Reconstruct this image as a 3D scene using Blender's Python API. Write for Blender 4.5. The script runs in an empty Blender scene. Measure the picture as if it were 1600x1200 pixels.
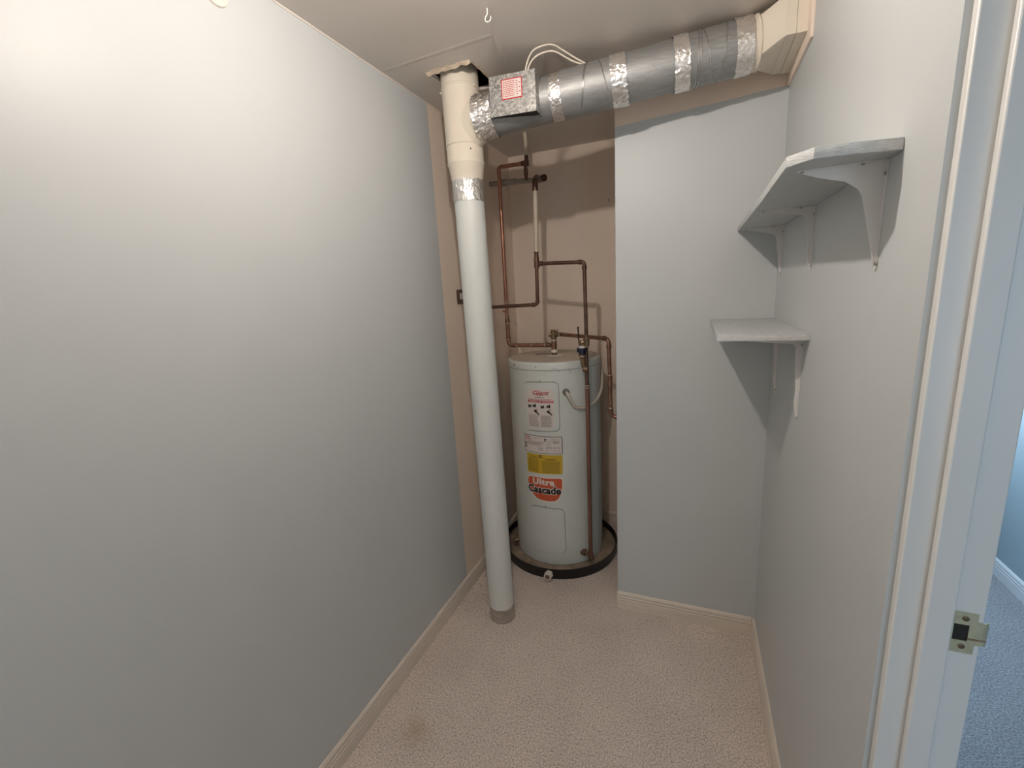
import bpy, bmesh, math, random
from mathutils import Vector, Matrix, noise
random.seed(7)
S = bpy.context.scene
COL = S.collection
PI = math.pi
V = Vector

# ------------------------------------------------------------ camera, world, light, exposure
cam = bpy.data.cameras.new('camera')
cam_o = bpy.data.objects.new('camera', cam)
COL.objects.link(cam_o)
cam.sensor_fit = 'HORIZONTAL'
cam.sensor_width = 36.0
cam.lens = 36.0 * 687.0 / 1600.0
cam.clip_start = 0.02
down = V((185.0, 3300.0, 687.004)).normalized()
fw = V((285.0, -159.0, 687.004)); fw = (fw - down * fw.dot(down)).normalized()
rt = down.cross(fw)
# rows of the world-from-camera matrix (camera frame: x right, y down, z forward)
R = Matrix((rt, fw, -down))
right, dwn, fwd = R.col[0], R.col[1], R.col[2]
M = Matrix(((right[0], -dwn[0], -fwd[0], 0.0),
            (right[1], -dwn[1], -fwd[1], 0.0),
            (right[2], -dwn[2], -fwd[2], 1.6),
            (0, 0, 0, 1)))
cam_o.matrix_world = M
S.camera = cam_o

w = bpy.data.worlds.new('world'); S.world = w; w.use_nodes = True
w.node_tree.nodes['Background'].inputs[0].default_value = (0.75, 0.86, 1.0, 1)
w.node_tree.nodes['Background'].inputs[1].default_value = 0.3

LAMP_COLOR = (1.0, 0.895, 0.81)
LAMP_STRENGTH = 3050.0
LAMP_POS = (-0.41, 0.80, 2.365)
def area(name, loc, rot, size, size_y, power, color):
    l = bpy.data.lights.new(name, 'AREA'); l.shape = 'RECTANGLE'
    l.size = size; l.size_y = size_y; l.energy = power; l.color = color
    o = bpy.data.objects.new(name, l); COL.objects.link(o)
    o.location = loc; o.rotation_euler = rot
    return o
# daylight in the neighbouring hall, inferred; its source is out of view
area('hall_daylight', (0.98, -1.85, 1.45), (math.radians(90), 0, 0), 1.0, 1.5, 14.0, (0.68, 0.84, 1.0))
area('hall_end_fill', (0.98, 3.2, 1.5), (math.radians(-90), 0, 0), 0.9, 1.5, 26.0, (0.66, 0.83, 1.0))  # added unseen light at the far end, brightens the hall wall and carpet
# soft fill added in front of the rear wall, no real source there
area('rear_fill_light', (-0.41, -0.72, 1.25), (math.radians(90), 0, 0), 1.3, 2.2, 2.6, (1.0, 0.92, 0.86))

S.view_settings.view_transform = 'Standard'
S.view_settings.look = 'None'
S.view_settings.gamma = 1.0
S.view_settings.exposure = 0.06
S.view_settings.use_curve_mapping = False

# ------------------------------------------------------------ materials
def new_mat(name):
    m = bpy.data.materials.new(name); m.use_nodes = True
    nt = m.node_tree
    return m, nt, nt.nodes['Principled BSDF']
def nd(nt, t, **kw):
    n = nt.nodes.new(t)
    for k, v in kw.items(): setattr(n, k, v)
    return n
def mixrgb(nt, fac, a, b):
    n = nd(nt, 'ShaderNodeMix', data_type='RGBA')
    for sock, val in ((n.inputs[0], fac), (n.inputs[6], a), (n.inputs[7], b)):
        if hasattr(val, 'is_linked'): nt.links.new(val, sock)
        elif isinstance(val, (int, float)): sock.default_value = val
        else: sock.default_value = (*val, 1)
    return n.outputs[2]
def ramp(nt, src, p0, p1, c0=(0, 0, 0), c1=(1, 1, 1)):
    r = nd(nt, 'ShaderNodeValToRGB')
    r.color_ramp.elements[0].position = p0; r.color_ramp.elements[1].position = p1
    r.color_ramp.elements[0].color = (*c0, 1); r.color_ramp.elements[1].color = (*c1, 1)
    nt.links.new(src, r.inputs[0]); return r.outputs[0]
def noise_tex(nt, scale, detail=3, rough=0.5, coord='Object', stretch=None):
    tc = nd(nt, 'ShaderNodeTexCoord')
    src = tc.outputs[coord]
    if stretch:
        mp = nd(nt, 'ShaderNodeMapping'); mp.inputs['Scale'].default_value = stretch
        nt.links.new(src, mp.inputs[0]); src = mp.outputs[0]
    n = nd(nt, 'ShaderNodeTexNoise')
    n.inputs['Scale'].default_value = scale; n.inputs['Detail'].default_value = detail
    n.inputs['Roughness'].default_value = rough
    nt.links.new(src, n.inputs['Vector'])
    return n.outputs['Fac']
def bump(nt, p, src, strength, dist=0.002):
    b = nd(nt, 'ShaderNodeBump'); b.inputs['Strength'].default_value = strength
    b.inputs['Distance'].default_value = dist
    nt.links.new(src, b.inputs['Height']); nt.links.new(b.outputs[0], p.inputs['Normal'])
def simple(name, col, rough=0.5, metal=0.0, var=0.08, scale=12.0, bmp=0.0, bscale=60.0, stretch=None, spec=0.5):
    m, nt, p = new_mat(name)
    f = noise_tex(nt, scale, 4, 0.55, stretch=stretch)
    c0 = tuple(c * (1 - var) for c in col); c1 = tuple(min(1, c * (1 + var)) for c in col)
    nt.links.new(ramp(nt, f, 0.3, 0.7, c0, c1), p.inputs['Base Color'])
    p.inputs['Roughness'].default_value = rough
    p.inputs['Metallic'].default_value = metal
    p.inputs['Specular IOR Level'].default_value = spec
    if bmp: bump(nt, p, noise_tex(nt, bscale, 3, stretch=stretch), bmp, 0.006 if metal > 0.85 else 0.002)
    return m

BLUE = (0.565, 0.592, 0.595)
CREAM = (0.86, 0.73, 0.615)

def wall_paint(name, mask_axis=None, edge=0.0, wob=0.002, wobscale=7.0, tilt=0.0):
    """blue-grey satin paint; past the edge coordinate the old cream paint is bare"""
    m, nt, p = new_mat(name)
    f = noise_tex(nt, 2.2, 4, 0.6)
    c = ramp(nt, f, 0.25, 0.75, tuple(v * 0.985 for v in BLUE), tuple(v * 1.015 for v in BLUE))
    if mask_axis is not None:
        tc = nd(nt, 'ShaderNodeTexCoord'); sp = nd(nt, 'ShaderNodeSeparateXYZ')
        nt.links.new(tc.outputs['Object'], sp.inputs[0])
        wv = noise_tex(nt, wobscale, 3)
        mm = nd(nt, 'ShaderNodeMath', operation='MULTIPLY_ADD')
        tl = nd(nt, 'ShaderNodeMath', operation='MULTIPLY_ADD'); nt.links.new(sp.outputs[0], tl.inputs[0]); tl.inputs[1].default_value = tilt; nt.links.new(sp.outputs[mask_axis], tl.inputs[2])
        nt.links.new(wv, mm.inputs[0]); mm.inputs[1].default_value = wob * 2; nt.links.new(tl.outputs[0], mm.inputs[2])
        gt = nd(nt, 'ShaderNodeMath', operation='GREATER_THAN'); gt.inputs[1].default_value = edge + wob
        nt.links.new(mm.outputs[0], gt.inputs[0])
        c = mixrgb(nt, gt.outputs[0], c, CREAM)
    nt.links.new(c, p.inputs['Base Color'])
    p.inputs['Roughness'].default_value = 0.42
    p.inputs['Specular IOR Level'].default_value = 0.35
    bump(nt, p, noise_tex(nt, 260, 2), 0.12, 0.0006)
    return m

m_blue = wall_paint('blue_grey_wall_paint')
m_left = wall_paint('left_wall_paint', 1, 1.872, 0.003)
m_mid = wall_paint('middle_wall_paint', 2, 2.253, 0.003, tilt=-0.05)
m_cream = simple('cream_wall_paint', CREAM, 0.55, var=0.03, scale=2, bmp=0.1, bscale=200)
m_hall = simple('hall_wall_paint', (0.36, 0.45, 0.50), 0.6, var=0.02, scale=2)
m_white = simple('white_gloss_trim', (0.74, 0.73, 0.70), 0.35, var=0.02, scale=3)
m_halltrim = simple('hall_white_trim', (0.78, 0.80, 0.82), 0.35, var=0.02, scale=3)
m_base = simple('cream_baseboard_paint', (0.74, 0.665, 0.575), 0.4, var=0.05, scale=6, stretch=(1, 1, 12))
m_shelf = simple('painted_shelf_wood', (0.52, 0.545, 0.545), 0.5, var=0.05, scale=9, bmp=0.5, bscale=40, stretch=(6, 1, 12))
m_shelfend = simple('rough_shelf_end_grain', (0.60, 0.61, 0.60), 0.7, var=0.16, scale=60, bmp=0.9, bscale=90, stretch=(1, 1, 5))
m_bracket = simple('white_bracket_enamel', (0.70, 0.69, 0.67), 0.4, var=0.03, scale=20)
m_screw = simple('dull_screw', (0.33, 0.31, 0.28), 0.4, 0.7, var=0.2, scale=200)
m_dark = simple('dark_void', (0.02, 0.018, 0.016), 0.9)
m_tank = simple('tank_enamel', (0.66, 0.69, 0.66), 0.36, var=0.035, scale=5)
m_tanktop = simple('dusty_tank_top', (0.56, 0.50, 0.42), 0.6, var=0.08, scale=9)
m_ductw = simple('painted_post_blue_white', (0.71, 0.735, 0.71), 0.4, var=0.03, scale=6, bmp=0.25, bscale=30)
m_ductc = simple('cream_duct_enamel', (0.78, 0.71, 0.60), 0.42, var=0.025, scale=6)
m_bare = simple('bare_galvanized_foot', (0.44, 0.40, 0.36), 0.4, 0.5, var=0.2, scale=18, stretch=(1, 1, 5))
m_copper = simple('copper', (0.42, 0.205, 0.145), 0.33, 0.82, var=0.22, scale=22)
m_copperb = simple('dull_brown_copper', (0.30, 0.165, 0.115), 0.38, 0.78, var=0.28, scale=30)
m_coppero = simple('oxidised_copper', (0.15, 0.085, 0.065), 0.42, 0.7, var=0.3, scale=25)
m_brass = simple('tarnished_brass', (0.24, 0.165, 0.10), 0.42, 0.75, var=0.3, scale=60)
m_solder = simple('solder_ring', (0.62, 0.55, 0.47), 0.4, 0.5, var=0.1, scale=60)
m_pipew = simple('paint_splashed_pipe', (0.62, 0.54, 0.43), 0.5, var=0.1, scale=30)
m_greyp = simple('grey_painted_pipe', (0.33, 0.285, 0.235), 0.5, var=0.12, scale=25)
m_pan = simple('black_plastic_pan', (0.006, 0.006, 0.008), 0.4, var=0.2, scale=10)
m_wht = simple('white_plastic', (0.76, 0.72, 0.66), 0.4, var=0.03, scale=20)
m_tubepl = simple('ivory_cable_jacket', (0.66, 0.60, 0.51), 0.45, var=0.05, scale=20)
m_brown = simple('brown_switch_plate', (0.11, 0.065, 0.045), 0.4, var=0.15, scale=30)
m_blueh = simple('dark_blue_valve_cap', (0.012, 0.014, 0.035), 0.35, var=0.2, scale=30)
m_paper = simple('white_label_paper', (0.72, 0.66, 0.62), 0.6, var=0.02, scale=20)
m_yel = simple('yellow_label', (0.62, 0.42, 0.035), 0.55, var=0.05, scale=30)
m_red = simple('red_print', (0.50, 0.03, 0.035), 0.5, var=0.03)
m_orange = simple('orange_red_badge', (0.62, 0.11, 0.045), 0.45, var=0.05)
m_black = simple('black_print', (0.012, 0.01, 0.012), 0.5, var=0.1)
m_greyprint = simple('grey_small_print', (0.22, 0.19, 0.19), 0.6, var=0.1)
m_olive = simple('olive_small_print', (0.22, 0.15, 0.02), 0.6, var=0.1)
m_badgew = simple('badge_white', (0.80, 0.74, 0.68), 0.5, var=0.02)
m_gyp = simple('torn_gypsum_paper', (0.66, 0.55, 0.42), 0.85, var=0.15, scale=60, bmp=0.8, bscale=120)
m_joist = simple('raw_joist_wood', (0.25, 0.20, 0.16), 0.8, var=0.2, scale=10)
m_hinge = simple('antique_brass_plate', (0.66, 0.60, 0.41), 0.36, 0.6, var=0.12, scale=80)

def ceiling_mat():
    m, nt, p = new_mat('ceiling_cream')
    f = noise_tex(nt, 1.5, 3)
    nt.links.new(ramp(nt, f, 0.3, 0.7, (0.70, 0.645, 0.59), (0.735, 0.675, 0.62)), p.inputs['Base Color'])
    p.inputs['Roughness'].default_value = 0.6
    bump(nt, p, noise_tex(nt, 3.0, 2), 0.5, 0.01)
    return m
m_ceil = ceiling_mat()

def carpet(name, a, b, c, stain=False):
    m, nt, p = new_mat(name)
    f1 = noise_tex(nt, 165, 2, 0.75); f2 = noise_tex(nt, 70, 2, 0.6); f3 = noise_tex(nt, 4, 3)
    base = ramp(nt, f1, 0.36, 0.62, a, c)
    base = mixrgb(nt, ramp(nt, f2, 0.40, 0.70, (0, 0, 0), (0.7,) * 3), base, b)
    mul = nd(nt, 'ShaderNodeMix', data_type='RGBA', blend_type='MULTIPLY'); mul.inputs[0].default_value = 1
    nt.links.new(base, mul.inputs[6]); nt.links.new(ramp(nt, f3, 0.3, 0.7, (0.92,) * 3, (1.05,) * 3), mul.inputs[7])
    out = mul.outputs[2]
    if stain:
        tc = nd(nt, 'ShaderNodeTexCoord'); vm = nd(nt, 'ShaderNodeVectorMath', operation='DISTANCE')
        nz = nd(nt, 'ShaderNodeTexNoise'); nz.inputs['Scale'].default_value = 14
        nt.links.new(tc.outputs['Object'], nz.inputs['Vector'])
        ad = nd(nt, 'ShaderNodeVectorMath', operation='MULTIPLY_ADD')
        nt.links.new(nz.outputs['Color'], ad.inputs[0]); ad.inputs[1].default_value = (0.09, 0.09, 0); nt.links.new(tc.outputs['Object'], ad.inputs[2])
        nt.links.new(ad.outputs[0], vm.inputs[0]); vm.inputs[1].default_value = (-0.885, 1.135, 0.0)
        msk = ramp(nt, vm.outputs['Value'], 0.015, 0.075, (0.42,) * 3, (0, 0, 0))
        out = mixrgb(nt, msk, out, (0.42, 0.31, 0.17))
    nt.links.new(out, p.inputs['Base Color'])
    p.inputs['Roughness'].default_value = 0.95
    p.inputs['Specular IOR Level'].default_value = 0.1
    bump(nt, p, f1, 0.9, 0.006)
    return m
m_carpet = carpet('beige_fleck_carpet', (0.42, 0.34, 0.29), (0.84, 0.71, 0.63), (1.0, 0.90, 0.81), True)
m_carpet2 = carpet('blue_grey_hall_carpet', (0.17, 0.18, 0.20), (0.34, 0.35, 0.38), (0.56, 0.56, 0.58))

def galv_mat():
    m, nt, p = new_mat('spangled_galvanized_steel')
    tc = nd(nt, 'ShaderNodeTexCoord'); vo = nd(nt, 'ShaderNodeTexVoronoi'); vo.inputs['Scale'].default_value = 170
    nt.links.new(tc.outputs['Object'], vo.inputs['Vector'])
    sp = nd(nt, 'ShaderNodeSeparateColor'); nt.links.new(vo.outputs['Color'], sp.inputs[0])
    nt.links.new(ramp(nt, sp.outputs[0], 0.1, 0.95, (0.30, 0.30, 0.29), (0.62, 0.61, 0.585)), p.inputs['Base Color'])
    p.inputs['Metallic'].default_value = 0.75
    nt.links.new(ramp(nt, sp.outputs[1], 0, 1, (0.3,) * 3, (0.55,) * 3), p.inputs['Roughness'])
    return m
m_galv = galv_mat()
m_duct = simple('brushed_galvanized_duct', (0.35, 0.355, 0.35), 0.54, 0.65, var=0.14, scale=30, stretch=(0.4, 6, 6), bmp=0.1, bscale=120)
m_foil = simple('aluminium_foil_tape', (0.88, 0.85, 0.82), 0.24, 0.9, var=0.08, scale=40, bmp=0.9, bscale=70)

# ------------------------------------------------------------ builders
class B:
    """collects geometry for one mesh object; face material index per add"""
    def __init__(s): s.v = []; s.f = []; s.sm = []
    def add(s, vs, fs, smooth=False):
        o = len(s.v); s.v += [tuple(p) for p in vs]; s.f += [tuple(i + o for i in f) for f in fs]; s.sm += [smooth] * len(fs)
    def box(s, lo, hi):
        x0, y0, z0 = lo; x1, y1, z1 = hi
        s.add([(x0, y0, z0), (x1, y0, z0), (x1, y1, z0), (x0, y1, z0), (x0, y0, z1), (x1, y0, z1), (x1, y1, z1), (x0, y1, z1)],
              [(0, 3, 2, 1), (4, 5, 6, 7), (0, 1, 5, 4), (1, 2, 6, 5), (2, 3, 7, 6), (3, 0, 4, 7)])
    def tube(s, pts, r, seg=16, fillet=0.0, caps=True):
        pts = [V(p) for p in pts]
        if fillet:
            q = [pts[0]]
            for i in range(1, len(pts) - 1):
                a, b, c = pts[i - 1], pts[i], pts[i + 1]
                d = min(fillet, (a - b).length * 0.49, (c - b).length * 0.49)
                p0 = b + (a - b).normalized() * d; p1 = b + (c - b).normalized() * d
                for k in range(7):
                    t = k / 6; q.append(p0 * (1 - t) ** 2 + b * 2 * t * (1 - t) + p1 * t * t)
            q.append(pts[-1]); pts = q
        n = len(pts); rs = r if isinstance(r, (list, tuple)) else [r] * n
        tan = []
        for i in range(n):
            t = (pts[min(i + 1, n - 1)] - pts[max(i - 1, 0)]); tan.append(t.normalized())
        u = tan[0].orthogonal().normalized(); vs = []
        for i in range(n):
            u = (u - tan[i] * u.dot(tan[i])).normalized(); w_ = tan[i].cross(u)
            for k in range(seg):
                a = 2 * PI * k / seg
                vs.append(pts[i] + (u * math.cos(a) + w_ * math.sin(a)) * rs[i])
        fs = [(i * seg + k, i * seg + (k + 1) % seg, (i + 1) * seg + (k + 1) % seg, (i + 1) * seg + k) for i in range(n - 1) for k in range(seg)]
        s.add(vs, fs, True)
        if caps:
            s.add(vs[:seg], [tuple(range(seg))[::-1]]); s.add(vs[-seg:], [tuple(range(seg))])
    def lathe(s, prof, c=(0, 0), seg=48, smooth=True):
        """profile of (r, z), round the vertical axis through c"""
        vs = []
        for r, z in prof:
            for k in range(seg):
                a = 2 * PI * k / seg; vs.append((c[0] + r * math.cos(a), c[1] + r * math.sin(a), z))
        fs = [(i * seg + k, i * seg + (k + 1) % seg, (i + 1) * seg + (k + 1) % seg, (i + 1) * seg + k) for i in range(len(prof) - 1) for k in range(seg)]
        s.add(vs, fs, smooth)
    def prism(s, poly, axis, a0, a1):
        """poly of 2D points extruded along axis 0/1/2"""
        def P(p, a):
            q = list(p); q.insert(axis, a); return tuple(q)
        n = len(poly); vs = [P(p, a0) for p in poly] + [P(p, a1) for p in poly]
        s.add(vs, [tuple(range(n))[::-1], tuple(range(n, 2 * n))] + [(i, (i + 1) % n, n + (i + 1) % n, n + i) for i in range(n)])
    def build(s, name, mat, parent=None, bevel=0.0, autosmooth=True):
        me = bpy.data.meshes.new(name); me.from_pydata(s.v, [], s.f)
        me.polygons.foreach_set('use_smooth', s.sm)
        bm = bmesh.new(); bm.from_mesh(me)
        bmesh.ops.remove_doubles(bm, verts=bm.verts, dist=1e-6)
        bmesh.ops.recalc_face_normals(bm, faces=bm.faces); bm.to_mesh(me); bm.free()
        if hasattr(me, 'set_sharp_from_angle'): me.set_sharp_from_angle(angle=math.radians(38))
        me.materials.append(mat)
        o = bpy.data.objects.new(name, me); COL.objects.link(o)
        if parent is not None:
            o.parent = parent
            o.matrix_parent_inverse = parent_world(parent).inverted()
        if bevel:
            md = o.modifiers.new('bevel', 'BEVEL'); md.width = bevel; md.segments = 2; md.limit_method = 'ANGLE'; md.angle_limit = math.radians(40)
        return o
def parent_world(p):
    m_ = Matrix.Translation(p.location)
    return m_ if p.parent is None else parent_world(p.parent) @ p.matrix_parent_inverse @ m_
def thing(name, label, cat, loc, group=None):
    o = bpy.data.objects.new(name, None); COL.objects.link(o); o.location = loc
    o.empty_display_size = 0.05
    o['label'] = label; o['category'] = cat
    if group: o['group'] = group
    return o
def tag(o, label, cat, group=None):
    o['label'] = label; o['category'] = cat
    if group: o['group'] = group
    return o
def struct(o, label=None):
    o['kind'] = 'structure'
    if label: o['label'] = label
    return o
def part(o, label): o['label'] = label; return o

# ------------------------------------------------------------ room shell
XL, XR, YB, YA, ZC = -1.115, 0.294, 2.003, 2.812, 2.438
XJ, YJ = 0.404, 0.765          # hall face of the door wall, face of the latch jamb
XS = -0.32                     # alcove right return / free end of the middle wall
YR = -0.75                     # wall behind the camera
XH, YH = 1.52, 3.3             # far side of the hall
b = B(); b.box((XL - 0.1, YR - 0.1, -0.1), (0.35, YA + 0.1, 0)); struct(b.build('floor', m_carpet), 'beige flecked carpet with a small yellow stain')
# carpet join in front of the alcove: a slightly raised edge
b = B(); b.box((XL + 0.0128, 1.722, 0), (-0.925, 2.09, 0.0035)); 
fl = b.build('carpet_patch', m_carpet); tag(fl, 'piece of beige carpet laid between left baseboard and round white post', 'carpet')
b = B(); b.box((0.35, -2.1, -0.1), (XH + 0.1, YH + 0.1, 0)); struct(b.build('floor_hall', m_carpet2), 'blue grey hall carpet beyond the doorway')
# ceiling with the cut opening round the duct
HX0, HX1, HY0, HY1 = -0.965, -0.772, 1.642, 1.875
def ring_face(bb, z):
    ox0, ox1, oy0, oy1 = XL - 0.1, XR + 0.11, YR - 0.1, YA + 0.1
    o_ = [(ox0, oy0), (ox1, oy0), (ox1, oy1), (ox0, oy1)]
    h_ = [(HX0, HY0 + 0.012), (HX1 - 0.01, HY0), (HX1, HY1), (HX0 + 0.015, HY1)]
    vs = [(x, y, z) for x, y in o_ + h_]
    bb.add(vs, [(0, 1, 5, 4), (1, 2, 6, 5), (2, 3, 7, 6), (3, 0, 4, 7)])
    return h_
b = B(); h = ring_face(b, ZC); ring_face(b, ZC + 0.013)
b.add([(x, y, z) for z in (ZC, ZC + 0.013) for x, y in h], [(i, (i + 1) % 4, 4 + (i + 1) % 4, 4 + i) for i in range(4)])
ceil = struct(b.build('ceiling', m_ceil), 'cream painted ceiling with a rough cut round the duct')
# cavity above, so that the hole looks into a joist bay
b = B()
b.box((HX0 - 0.12, HY0 - 0.05, ZC + 0.014), (HX0 - 0.08, HY1 + 0.3, ZC + 0.2)); b.box((HX1 + 0.1, HY0 - 0.05, ZC + 0.014), (HX1 + 0.14, HY1 + 0.3, ZC + 0.2))
b.box((HX0 - 0.12, HY0 - 0.09, ZC + 0.014), (HX1 + 0.14, HY0 - 0.05, ZC + 0.2)); b.box((HX0 - 0.12, HY1 + 0.3, ZC + 0.014), (HX1 + 0.14, HY1 + 0.34, ZC + 0.2))
b.box((HX0 - 0.2, HY0 - 0.1, ZC + 0.2), (HX1 + 0.2, HY1 + 0.35, ZC + 0.22))
b.build('joist_bay', m_joist, ceil)
# torn board edges round the hole
def ragged(p0, p1, w0, w1, n=26, dz=0.006, out=(0, -1)):
    bb = B(); vs = []; fs = []
    p0, p1 = V(p0), V(p1); o_ = V(out)
    for i in range(n + 1):
        t = i / n; c = p0.lerp(p1, t); wd = w0 + (w1 - w0) * t
        wd *= 0.75 + 0.6 * noise.noise(V((t * 9, 3.1, p0[0] * 5)))
        jag = 0.004 * noise.noise(V((t * 17, 7.7, p0[1] * 5)))
        a = c - o_ * (0.002 + jag); e = c + o_ * wd
        d = dz * (0.8 + 0.8 * noise.noise(V((t * 7, 0.2, 5))))
        vs += [(a[0], a[1], ZC + 0.006), (a[0], a[1], ZC - d), (e[0], e[1], ZC - 0.0008), (e[0], e[1], ZC + 0.001)]
    for i in range(n):
        for k in range(3): fs.append((i * 4 + k, i * 4 + k + 1, (i + 1) * 4 + k + 1, (i + 1) * 4 + k))
    bb.add(vs, fs); return bb
ragged((HX0 - 0.006, HY0 + 0.012), (HX1 - 0.008, HY0), 0.02, 0.012, dz=0.010).build('torn_edge', m_gyp, ceil)
ragged((HX1 - 0.01, HY0), (HX1, HY1), 0.008, 0.006, out=(1, 0), dz=0.003).build('torn_edge', m_gyp, ceil)
ragged((HX0, HY0 + 0.012), (HX0 + 0.015, HY1), 0.008, 0.008, out=(-1, 0), dz=0.004).build('torn_edge', m_ceil, ceil)
# faint board joints of the ceiling (feathered filler ridges)
def ridge(p0, p1, wdt, hgt):
    bb = B(); p0, p1 = V(p0), V(p1); d = (p1 - p0).normalized(); n_ = V((-d[1], d[0]))
    vs = []; prof = [(-wdt, 0.0005), (-wdt * .4, -hgt), (wdt * .4, -hgt), (wdt, 0.0005)]
    for p in (p0, p1):
        for s_, z_ in prof: q = p + n_ * s_; vs.append((q[0], q[1], ZC + z_))
    bb.add(vs, [(0, 1, 5, 4), (1, 2, 6, 5), (2, 3, 7, 6)]); return bb
ridge((-1.10, 1.553), (-0.645, 1.532), 0.014, 0.0009).build('board_joint', m_ceil, ceil)
ridge((-0.595, 1.40), (-0.71, 1.86), 0.014, 0.0009).build('board_joint', m_ceil, ceil)

b = B(); b.box((XL - 0.1, YR - 0.1, 0), (XL, YA + 0.1, ZC)); struct(b.build('wall_left', m_left), 'left wall in pale blue grey paint, bare cream past the alcove line')
b = B(); b.box((XL, YA, 0), (XS, YA + 0.1, ZC)); struct(b.build('wall_back', m_cream), 'cream wall behind the water heater')
b = B(); b.box((XS, YB, 0), (XR + 0.11, YA + 0.1, ZC))
struct(b.build('wall_middle', m_mid, bevel=0.003), 'projecting blue grey wall right of the water heater')
b = B(); b.box((XL, YR - 0.1, 0), (XR + 0.11, YR, ZC)); struct(b.build('wall_rear', m_blue))
b = B(); b.box((XR, 0.783, 0), (XJ, YB, ZC)); b.box((XR, -0.06, 2.06), (XJ, 0.783, ZC)); b.box((XR, YR, 0), (XJ, -0.06, ZC))
struct(b.build('wall_right', m_blue), 'right wall with the two shelves and the doorway')
b = B(); b.box((XJ, YA + 0.1, 0), (XJ + 0.01, YH, ZC)); struct(b.build('wall_hall_left', m_hall))
b = B(); b.box((XH, -2.1, 0), (XH + 0.1, YH + 0.1, ZC)); struct(b.build('wall_hall_right', m_hall), 'blue wall of the room beyond the doorway')
b = B(); b.box((XJ, YH, 0), (XH, YH + 0.1, ZC)); struct(b.build('wall_hall_back', m_hall))
b = B(); b.box((XJ - 0.1, -2.1, 0), (XH, -2.0, ZC)); b.box((XJ - 0.1, -2.0, 0), (XJ, YR - 0.1, ZC)); struct(b.build('wall_hall_front', m_hall))
b = B(); b.box((XJ, -2.1, ZC), (XH + 0.1, YH + 0.1, ZC + 0.02)); struct(b.build('ceiling_hall', m_halltrim))
# caulk bead along left wall / ceiling
b = B(); b.tube([(XL + 0.001, YR, ZC - 0.001), (XL + 0.001, YA, ZC - 0.001)], 0.0035, 8); struct(b.build('trim_1', m_badgew), 'thin pale caulk bead between left wall and ceiling')

# baseboards: moulded profile (distance from wall, height)
BP = [(0, 0), (0.0125, 0), (0.0125, 0.050), (0.0105, 0.052), (0.0105, 0.055), (0.012, 0.057), (0.012, 0.064), (0.0095, 0.066),
      (0.0095, 0.069), (0.0108, 0.071), (0.0108, 0.079), (0.006, 0.087), (0.003, 0.089), (0, 0.089)]
def baseboard(name, axis, wall, sgn, a0, a1, mat=None, label=None, hs=1.0):
    bb = B(); poly = [(wall + sgn * d, z * hs) for d, z in BP]
    bb.prism(poly, axis, a0, a1)
    return struct(bb.build(name, mat or m_base), label)
baseboard('baseboard_left', 1, XL, 1, YR, YA, label='cream moulded baseboard along the left wall')
baseboard('baseboard_middle', 0, YB, -1, XS, XR - 0.0125, label='cream moulded baseboard under the middle wall')
baseboard('baseboard_right', 1, XR, -1, 0.80, YB, label='cream moulded baseboard along the right wall')
baseboard('baseboard_back', 0, YA, -1, XL + 0.0125, XS, label='cream baseboard behind the water heater')
baseboard('baseboard_hall', 1, XH, -1, -2.0, YH, m_halltrim, 'white baseboard of the room beyond the doorway')

# ------------------------------------------------------------ door frame
dr = bpy.data.objects.new('door_1', None); COL.objects.link(dr); dr.location = (0.35, 0.765, 0)
dr['kind'] = 'structure'; dr['label'] = 'white painted door frame with a brass strike plate'
HD = 2.035
def prof_jamb(name, poly, z0, z1, mat=m_white, bev=0.0015):
    bb = B(); bb.prism(poly, 2, z0, z1); return bb.build(name, mat, dr, bevel=bev)
# latch jamb: board with a rebate for the strike
jamb = prof_jamb('jamb', [(0.302, 0.7835), (0.302, YJ + 0.003), (XJ + 0.001, YJ), (XJ + 0.001, 0.7835)], 0, HD, bev=0.0022)
stop = prof_jamb('door_stop', [(0.3335, YJ + 0.001), (0.3335, 0.7535), (0.3665, 0.7535), (0.3665, YJ + 0.001)], 0, HD - 0.02, bev=0.0025)
# far jamb and head (out of sight, seen from a step aside)
prof_jamb('jamb', [(0.2955, -0.06), (0.2955, -0.035), (XJ + 0.001, -0.035), (XJ + 0.001, -0.06)], 0, HD, bev=0.003)
b = B(); b.box((0.2955, -0.06, HD), (XJ + 0.001, 0.79, HD + 0.025)); b.build('head_jamb', m_white, dr, bevel=0.003)
# strike plate
ys = YJ - 0.0016
b = B()
X0, X1, Z0, Z1 = 0.3685, 0.3975, 1.035, 1.103
hx0, hx1, hz0, hz1 = 0.3715, 0.389, 1.056, 1.083
def plate_ring(y):
    return [(X0, y, Z0), (X1, y, Z0), (X1, y, Z1), (X0, y, Z1), (hx0, y, hz0), (hx1, y, hz0), (hx1, y, hz1), (hx0, y, hz1)]
q4 = [(0, 1, 5, 4), (1, 2, 6, 5), (2, 3, 7, 6), (3, 0, 4, 7)]
b.add(plate_ring(ys), q4); b.add(plate_ring(YJ + 0.0005), q4)
b.add([p for p in plate_ring(ys)[:4]] + [p for p in plate_ring(YJ + 0.0005)[:4]], [(i, (i + 1) % 4, 4 + (i + 1) % 4, 4 + i) for i in range(4)])
b.add([p for p in plate_ring(ys)[4:]] + [p for p in plate_ring(YJ + 0.0005)[4:]], [(i, (i + 1) % 4, 4 + (i + 1) % 4, 4 + i) for i in range(4)])
plate = b.build('strike_plate', m_hinge, dr); plate['label'] = 'antique brass strike plate'
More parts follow.
